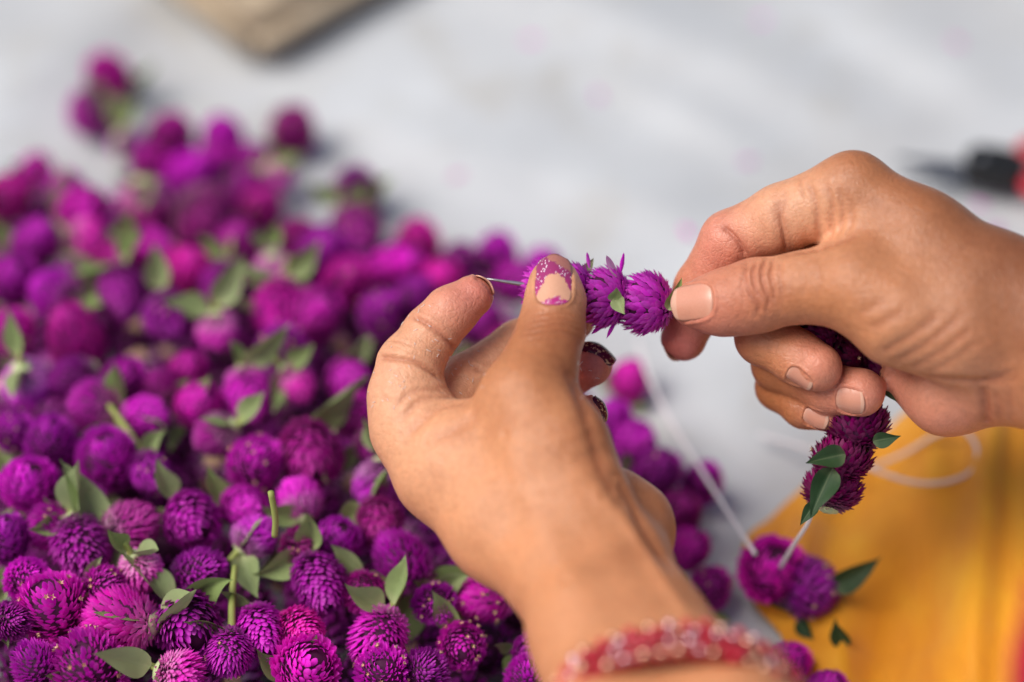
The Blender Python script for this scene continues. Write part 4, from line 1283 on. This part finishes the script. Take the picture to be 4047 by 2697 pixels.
# photo list: x, y, radius in view (2353-wide view), apex angle, tilt to viewer, head variant, leaves[(angle, tilt, kind)], stem, look
HEAP = [
 (122,1396,76,100,40,6,[],-1,"large dark magenta globe flower dotted with cream florets"),
 (275,1428,72,185,10,1,[(20,20,1)],0,"globe flower lying on its side with its pale leafy base to the right"),
 (432,1437,74,-60,55,0,[(140,0,0)],-1,"crisp scaly magenta globe flower with a leaf behind its upper left"),
 (600,1450,52,-60,40,3,[(120,10,3)],-1,"slim upright scaly globe flower"),
 (527,1500,48,-80,35,4,[],-1,"small scaly globe flower with a yellow speck"),
 (705,1537,74,60,50,0,[(150,10,1)],-1,"large scaly globe flower cut by the bottom edge beside a green leaf"),
 (868,1470,64,250,30,1,[],-1,"globe flower with bracts sweeping downward"),
 (880,1548,60,90,60,2,[],-1,"bright purple globe flower cut by the bottom edge"),
 (1062,1485,52,-90,75,6,[],-1,"round purple globe flower seen from its top, ringed with pale specks"),
 (205,1535,86,90,45,2,[],-1,"dark magenta globe flower with star florets at the bottom edge"),
 (85,1530,52,110,30,1,[(100,20,3)],-1,"pink globe flower with a curled bract beside the bottom left corner"),
 (412,1555,56,-10,20,5,[(165,25,2)],0,"globe flower with a broad pale leaf to its left at the bottom edge"),
 (735,1340,62,-70,35,3,[(200,0,1)],-1,"tall scaly globe flower with bright lilac bracts"),
 (440,1195,64,-30,40,0,[(130,10,1)],-1,"scaly globe flower with a small curled leaf at its upper left"),
 (185,1258,64,-70,30,1,[],-1,"striped magenta globe flower with vertical bracts"),
 (300,1212,62,20,20,5,[(118,0,2)],0,"pale globe flower lying on its side with a long upright leaf"),
 (322,1312,52,-80,-25,5,[(155,30,1),(-15,30,1)],0,"globe flower seen from its pale base with two spread leaves"),
 (250,1058,64,80,40,3,[],-1,"tall bright magenta globe flower"),
 (65,1112,62,60,45,0,[],-1,"lilac globe flower near the left edge"),
 (115,1020,60,70,30,1,[(60,10,3)],-1,"soft magenta globe flower with a thin leaf above it"),
 (345,1085,44,-60,30,4,[],-1,"small purple globe flower beside the tall bright one"),
 (585,1068,66,60,40,2,[(235,20,0)],-1,"pale pink globe flower with a leaf on its lower left"),
 (712,1042,70,-60,45,0,[(45,0,0)],-1,"bright pink globe flower tilted to the right"),
 (570,905,52,-70,35,1,[(40,20,2)],0,"bright round globe flower with a pale base at its top"),
 (645,800,60,90,35,2,[(-90,10,3)],-1,"soft lilac globe flower in the middle of the heap"),
 (925,1290,64,130,35,1,[(20,10,2),(-125,10,2)],0,"globe flower with cream florets and two long leaves"),
 (775,1245,56,70,40,0,[],-1,"deep magenta round globe flower"),
 (690,1150,54,95,-30,5,[(-90,50,0)],-1,"globe flower showing its green underside"),
 (872,1112,56,-90,25,5,[(95,20,1)],-1,"violet globe flower with a pale top by the left hand"),
 (585,1232,50,50,10,5,[(-62,35,2)],0,"globe flower with a big broad green leaf in front"),
 (1000,1388,48,-90,70,2,[],-1,"purple globe flower seen from its top with orange specks"),
 (1115,1372,58,190,25,6,[(60,10,1)],0,"dark purple globe flower with a dry brown base near the wrist"),
 (835,1360,44,-90,60,4,[],-1,"small deep purple globe flower in shade"),
 (870,1200,56,-60,40,0,[],-1,"violet globe flower in shade by the palm"),
 (20,1425,42,0,40,1,[],-1,"bright globe flower cut by the left edge"),
 (112,1212,52,200,30,4,[(45,10,1)],-1,"lilac globe flower with a bent leaf behind"),
 (195,1165,44,60,30,1,[(110,10,3)],-1,"small globe flower under two leaf tips"),
 (560,1165,50,0,30,0,[],-1,"violet globe flower in deep shade"),
 (455,1315,52,30,30,1,[],-1,"purple globe flower in shade behind the spread leaves"),
 (690,1255,44,0,50,2,[],-1,"small violet globe flower in shade"),
 (690,1450,50,-30,40,3,[],-1,"dark violet globe flower between brighter ones"),
 (1230,1500,44,0,40,0,[],-1,"violet globe flower right by the forearm"),
 (1215,1560,50,90,40,1,[],-1,"purple globe flower below the forearm at the bottom edge"),
 (240,1350,52,0,30,2,[(70,10,1)],-1,"purple globe flower behind the side-lying one"),
 (975,1545,50,40,40,4,[],-1,"dark globe flower in shade at the bottom edge"),
 (60,1330,50,30,40,1,[(200,20,1)],-1,"dark magenta globe flower above the large left one"),
 (15,1240,46,90,30,3,[],-1,"dim globe flower with leaf at the left edge"),
 (222,932,62,170,25,5,[(-10,30,0)],0,"bright magenta globe flower with a whitish base on its right"),
 (287,880,52,70,40,1,[],-1,"vivid pink globe flower"),
 (372,893,48,120,30,5,[(-40,30,1)],-1,"vivid pink globe flower with a pale edge"),
 (432,852,44,60,40,0,[],-1,"pink globe flower behind the pointed leaf"),
 (175,782,62,110,30,3,[(-20,20,3)],-1,"tall magenta globe flower above the left leaves"),
 (165,868,48,200,20,1,[],-1,"magenta globe flower in the shade of the tall one"),
 (122,672,56,150,30,5,[(-40,30,3)],0,"pink globe flower with a pale lower right base"),
 (280,672,56,-90,25,3,[],-1,"long magenta globe flower pointing down"),
 (268,602,46,60,40,0,[],-1,"magenta globe flower above the long one"),
 (388,728,56,-60,30,4,[(90,10,0)],-1,"bluish violet globe flower in a hollow"),
 (515,652,50,-100,30,1,[],-1,"vivid purple globe flower beside a dark hollow"),
 (535,588,60,80,35,3,[],-1,"tall purple globe flower"),
 (460,495,70,-30,40,5,[],-1,"large lilac globe flower with a cream patch"),
 (332,465,54,-80,-20,5,[(10,30,3)],-1,"globe flower seen from its cream underside"),
 (190,482,52,30,40,0,[(100,10,1)],-1,"round magenta globe flower with a leaf behind"),
 (198,550,46,-20,20,5,[],0,"globe flower with a cream left side"),
 (30,640,54,60,40,0,[],-1,"magenta globe flower by the left edge"),
 (18,455,54,40,40,1,[],-1,"bright magenta globe flower cut by the left edge"),
 (82,395,42,60,40,2,[(-60,10,0)],-1,"round purple globe flower on the left rim of the heap"),
 (390,325,56,70,40,1,[],-1,"blurred purple globe flower on the upper rim, leftmost of three"),
 (512,312,48,80,40,0,[(-30,0,1)],-1,"blurred purple globe flower on the upper rim, middle of three"),
 (672,302,54,80,35,2,[(-60,0,0)],-1,"blurred dark purple globe flower alone on the sheet with a pale leaf"),
 (575,372,42,40,30,4,[],-1,"small lilac globe flower on the upper rim"),
 (252,178,52,120,30,1,[(20,10,1)],-1,"topmost blurred globe flower on the sheet"),
 (208,262,56,200,20,5,[(10,30,3)],0,"blurred globe flower with a green base just under the topmost"),
 (292,332,40,-60,-10,5,[(60,10,0),(-100,20,1)],1,"blurred small flower with green leaves between the topmost pair and the rim"),
 (482,378,44,60,30,4,[],-1,"dim purple globe flower just below the rim's middle flower"),
 (345,385,44,90,30,1,[(170,10,1)],-1,"dim purple globe flower below the rim's leftmost flower"),
 (150,440,44,100,0,5,[(80,10,0)],0,"globe flower with a pale base above the round magenta one"),
 (640,400,34,-30,0,5,[(10,10,0)],0,"small pale flower with a leaf near the lone dark one"),
 (560,450,46,60,30,7,[],-1,"purple globe flower on the upper right slope"),
 (432,402,52,50,30,3,[],-1,"purple globe flower under the upper rim"),
 (815,437,54,80,40,2,[],-1,"blurred round globe flower perched on the heap's right shoulder"),
 (822,522,54,-60,20,6,[(60,10,3)],-1,"brownish purple globe flower under the perched one"),
 (740,582,62,60,35,0,[],-1,"magenta globe flower on the heap's shoulder"),
 (690,560,48,100,30,1,[],-1,"dim magenta globe flower beside the shoulder one"),
 (632,622,46,-80,-25,5,[(160,20,3)],-1,"small globe flower showing a whitish base"),
 (795,650,54,60,40,4,[(30,10,3)],-1,"soft violet globe flower"),
 (640,705,58,-100,30,1,[],-1,"vivid magenta globe flower"),
 (722,722,64,30,35,0,[],-1,"large deep magenta globe flower"),
 (872,722,52,60,30,2,[(-80,10,3)],-1,"dim purple globe flower left of the index finger"),
 (960,562,50,70,40,1,[],-1,"blurred purple globe flower on the rim above the index finger"),
 (905,612,50,20,40,3,[],-1,"dim purple globe flower on the rim"),
 (1010,650,50,60,40,0,[(150,0,3)],-1,"dark purple globe flower behind the index fingertip"),
 (1140,592,48,70,40,1,[],-1,"blurred purple globe flower above the needle"),
 (1180,650,48,20,30,4,[],-1,"blurred purple globe flower behind the needle"),
 (1245,612,44,60,30,0,[],-1,"blurred purple globe flower behind the left thumbnail"),
 (1060,600,44,60,30,2,[],-1,"blurred dim globe flower with leaf on the rim"),
 (950,690,50,60,30,1,[],-1,"dark globe flower over the curved index finger"),
 (1100,740,52,60,30,0,[],-1,"deep purple globe flower in the gap between index and middle finger"),
 (1170,800,50,0,30,3,[],-1,"violet globe flower seen between index finger and thumb"),
 (500,760,48,-90,10,5,[(60,10,2),(180,10,0)],0,"globe flower with a whitish base among leaves"),
 (800,870,50,0,30,0,[(60,20,2)],-1,"dark globe flower behind a long diagonal leaf"),
 (820,950,50,30,30,1,[],-1,"dark purple globe flower left of the knuckle"),
 (680,880,46,-40,20,5,[(245,25,2),(40,20,0)],0,"globe flower hidden behind two pale green leaves"),
 (500,1000,50,200,10,5,[(150,25,1),(30,20,0)],0,"globe flower with white base and yellow-green leaves"),
 (870,1020,46,0,30,4,[(-140,10,0)],-1,"violet globe flower touching the edge of the palm"),
 (60,880,56,-90,-15,5,[(95,20,2),(-85,40,0)],0,"globe flower with a whitish base and an upright leaf at left"),
 (330,960,50,10,20,1,[(-170,25,0)],0,"globe flower half covered by a dark green leaf"),
 (455,930,50,40,30,0,[(40,25,0)],-1,"dark globe flower behind a pointed green leaf"),
 (30,990,48,60,30,2,[],-1,"soft pink globe flower at the left edge"),
 (30,760,50,90,30,4,[(-90,20,1)],-1,"dim globe flower at the left edge under leaves"),
 (80,560,50,60,30,3,[(120,10,2)],-1,"violet globe flower in shade with a long leaf above"),
 (345,570,46,0,30,1,[(170,10,2)],0,"dim globe flower behind a slanting leaf"),
 (430,620,50,60,30,0,[],-1,"dark globe flower at the edge of a hollow"),
 (600,480,46,60,30,4,[],-1,"dim violet globe flower on the upper slope"),
 (1445,875,46,60,30,0,[(100,0,1)],-1,"blurred purple globe flower right of the ring fingertip"),
 (1405,975,46,60,30,1,[],-1,"blurred magenta globe flower right of the little fingernail"),
 (1450,1010,48,0,30,3,[(60,0,3)],-1,"dim dark globe flower behind the palm's heel"),
 (1505,1092,60,60,40,4,[],-1,"blurred violet globe flower above the heel of the left palm"),
 (1612,1112,44,60,30,1,[],-1,"blurred purple globe flower crossed by the long thread"),
 (1578,1262,46,60,30,0,[],-1,"purple globe flower right of the heel of the palm"),
 (1632,1352,52,60,40,2,[],-1,"violet globe flower above the bracelet"),
 (1560,1180,46,60,30,3,[],-1,"dark globe flower behind the heel of the palm"),
 (1812,1525,32,60,30,1,[],-1,"small purple globe flower right of the bracelet"),
 (1900,1590,34,60,30,0,[],-1,"globe flower cut by the bottom edge on the saffron cloth"),
]
rndh = random.Random(77)
placed = []
for (x, y, r, ang, tow, var, leaves, stem, look) in HEAP:
    p, s = on_heap(x * D2, y * D2)
    dcam = -(CM.inverted() @ p).z
    size = max(.0085, min(.0145, r * D2 * dcam / FPX * 1.08))
    sp = sheet_z(p.x, p.y)
    if p.z < sp + size * .8: p.z = sp + size * .8
    if (stem >= 0 or var == 5) and tow > -20: tow -= 22
    if not leaves and rndh.random() < .8:
        a0 = ang + 180 + rndh.uniform(-50, 50)
        leaves = [(a0, rndh.uniform(-10, 30), rndh.choice((1, 3, 3, 0)))] + ([(a0 + rndh.uniform(80, 150), 10, rndh.choice((1, 3)))] if rndh.random() < .75 else [])
        if stem < 0 and rndh.random() < .7: stem = rndh.choice((1, 1, 2))
    if len(leaves) == 1: leaves = leaves + [(leaves[0][0] + rndh.choice((-1, 1)) * rndh.uniform(90, 160), rndh.uniform(0, 25), rndh.choice((1, 3)))]
    ax = cam_dir(ang + rndh.uniform(-12, 12), tow)
    o = flower(p, ax, size, var, (), stem, rndh.uniform(0, 6.28))
    qi = o.rotation_quaternion.inverted()
    hd = o.children[0]; hd.scale = (hd.scale[0] * rndh.uniform(.9, 1.08), hd.scale[1] * rndh.uniform(.92, 1.06), hd.scale[2] * rndh.uniform(.9, 1.12))
    me, el = HEADS[var % 8]
    for (la, lt, kind) in leaves:
        d = qi @ cam_dir(la + rndh.uniform(-8, 8), lt)
        lf = link("leaf", LEAVES[kind % 4], None, o)
        lf.location = (0, 0, -size * el * .86)
        # keep the leaf attached at the base but let it point where it is seen to point
        side = (qi @ cam_dir(0, 90)).cross(d).normalized(); z = d.normalized().cross(side)
        lf.location = Vector(lf.location) + d.normalized() * size * .25 + Vector((0, 0, -.001))
        lf.rotation_euler = (Matrix((d.normalized(), side, z)).transposed() @ Matrix.Rotation(rndh.uniform(-.95, .95), 3, 'X')).to_euler()
        k = size / .0118 * rndh.uniform(.9, 1.35); lf.scale = (k, k, k)
    tag(o, look + " in the heap" if len(look.split()) < 9 and "heap" not in look and "sheet" not in look else look, "flower", "loose globe flowers heaped on the sheet")
    placed.append((p, size))

# loose flowers resting on the saffron cloth
def loose(px, py, d, size, ang, tow, var, label, leaves=()):
    o = flower(P(px, py, d), cam_dir(ang, tow), size, var, (), -1, px)
    qi = o.rotation_quaternion.inverted()
    for (off, la, lt, kind, k) in leaves:
        dd = (qi @ cam_dir(la, lt)).normalized(); side = (qi @ cam_dir(0, 90)).cross(dd).normalized()
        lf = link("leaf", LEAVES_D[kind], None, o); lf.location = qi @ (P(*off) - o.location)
        lf.rotation_euler = Matrix((dd, side, dd.cross(side))).transposed().to_euler(); lf.scale = (k,) * 3
    tag(o, label, "flower", "flowers strung on the needle and thread")
loose(3058, 2255, .970, .0138, 90, 55, 0, "bright magenta flower with the thread coming out of its top on the saffron cloth", [((3050, 2350, .972), -40, 10, 1, .9)])
loose(3198, 2325, .968, .0130, 20, 20, 2, "dark magenta flower beside the threaded one on the saffron cloth", [((3285, 2330, .962), 35, 0, 2, .9)])

# cut leaves on the saffron cloth
for (px, py, d, ang, k, kind, lab) in [(3150, 2450, .965, -50, .75, 3, "small dark green leaf on the saffron cloth below the flowers"), (3340, 2560, .955, 110, .8, 1, "small cupped green leaf on the saffron cloth near the bottom edge")]:
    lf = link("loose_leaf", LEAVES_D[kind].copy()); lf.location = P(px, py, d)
    dd = cam_dir(ang, 0); side = cam_dir(0, 90).cross(dd).normalized()
    lf.rotation_euler = Matrix((dd, side, dd.cross(side))).transposed().to_euler(); lf.scale = (k,) * 3
    tag(lf, lab, "leaf", "cut leaves on the cloth")

# a bare cut stem standing in the heap
st = link("cut_stem", tube("cut_stem", smooth_path([tuple(P(1085, 2120, .905)), tuple(P(1088, 2050, .90)), tuple(P(1070, 1945, .893))], 6), .0012, 8), M['stem'])
tag(st, "bare yellow-green cut stem standing upright in the heap", "stem")

# under-layer of the heap: flowers below the ones in view, too buried to count
def under_layer():
    rnd = random.Random(5)
    V, F, A, MI = [], [], [], []
    n0 = 0
    src = [head_mesh("tmp", 90 + k, .0118, 1.1, 70, 5, .2) for k in range(3)]
    arr = []
    for s in src:
        v = np.empty(len(s.vertices) * 3); s.vertices.foreach_get("co", v)
        a = np.empty(len(s.vertices), np.float32); s.attributes["pale"].data.foreach_get("value", a)
        arr.append((v.reshape(-1, 3), [tuple(p.vertices) for p in s.polygons], a, [p.material_index for p in s.polygons]))
    step = .0215
    x0, y0, x1, y1 = -.32, .40, .13, 1.02
    gy = y0; row = 0
    while gy < y1:
        gx = x0 + (row % 2) * step * .5
        while gx < x1:
            x, y = gx + rnd.uniform(-.004, .004), gy + rnd.uniform(-.004, .004)
            h, s = heap_h(x, y)
            if s > .022:
                v, f, a, mi = arr[rnd.randrange(3)]
                q = Quaternion((rnd.gauss(0, 1), rnd.gauss(0, 1), rnd.gauss(0, 1), rnd.gauss(0, 1))).normalized().to_matrix()
                w = v @ np.array(q).T * rnd.uniform(.85, 1.05) + np.array((x, y, max(.009, h - .037 + rnd.uniform(-.004, .003))))
                V.append(w); F += [tuple(k + n0 for k in ff) for ff in f]; A.append(a); MI += mi; n0 += len(v)
            gx += step
        gy += step * .86; row += 1
    me = mesh("flower_heap", np.concatenate(V), F)
    me.attributes.new("pale", 'FLOAT', 'POINT').data.foreach_set("value", np.concatenate(A).astype(np.float32))
    me.materials.append(M['petal']); me.materials.append(M['core']); me.materials.append(M['floret'])
    me.polygons.foreach_set("material_index", MI)
    o = link("flower_heap", me)
    tag(o, "buried purple flowers filling the gaps low in the heap", "flowers", kind="stuff")
under_layer()

# small fallen bracts on the sheet
bm_v, bm_f = bract_geo(.0080, .0044, .0004, .1, 5)
fb = mesh("fallen_petal", bm_v, bm_f); fb.attributes.new("pale", 'FLOAT', 'POINT').data.foreach_set("value", np.full(len(bm_v), .3, np.float32)); fb.materials.append(M['petal'])
for k, (px, py, lab) in enumerate([(2070, 165, "pale fallen petal on the sheet near the top centre"), (2370, 390, "pale fallen petal on the sheet above the thumb"), (2985, 610, "pale fallen petal on the sheet left of the right knuckle"),
                     (2700, 905, "violet fallen petal on the sheet beside the bent index finger"), (1780, 700, "faint fallen petal on the sheet above the heap"), (3800, 190, "fallen petal on the sheet at the upper right"),
                     (3030, 60, "faint fallen petal on the sheet at the top edge"), (3850, 770, "fallen petal on the sheet just under the scissors"), (3930, 900, "fallen petal on the sheet by the right forearm")]):
    g = G(px, py); o = link("fallen_petal", fb); o.location = (g.x, g.y, float(sheet_z(g.x, g.y)) + .0012); o.rotation_euler = (0, 0, k * 1.7)
    tag(o, lab, "petal", "fallen petals on the sheet")

# lint and fibres clinging to the left fingers
def build_lint():
    rnd = random.Random(12)
    V, F, n0 = [], [], 0
    for k in range(60):
        px, py = rnd.choice([(1560, 1420), (1600, 1500), (1720, 1360), (1650, 1250), (1850, 1470), (1500, 1560), (2330, 1490)])
        h = hitL(px + rnd.gauss(0, 45), py + rnd.gauss(0, 45))
        if h is None: continue
        c, nn = h
        t = np.cross(nn, np.array((rnd.gauss(0, 1), rnd.gauss(0, 1), rnd.gauss(0, 1)))); t /= np.linalg.norm(t)
        L = rnd.uniform(.0006, .0020)
        pts = to_world(np.array([c + t * L * (a - .5) + nn * (.00012 + .0005 * rnd.random() * abs(a - .5) * 2) for a in (0, .33, .66, 1)]))
        me = tube("tmp", [Vector(p) for p in pts], .00010, 5)
        V += [tuple(v.co) for v in me.vertices]; F += [tuple(i + n0 for i in p.vertices) for p in me.polygons]; n0 = len(V)
        bpy.data.meshes.remove(me)
    o = link("lint", mesh("lint", V, F), M['lint'])
    tag(o, "white lint and plant fibres stuck to the left fingers", "lint", kind="stuff")
build_lint()
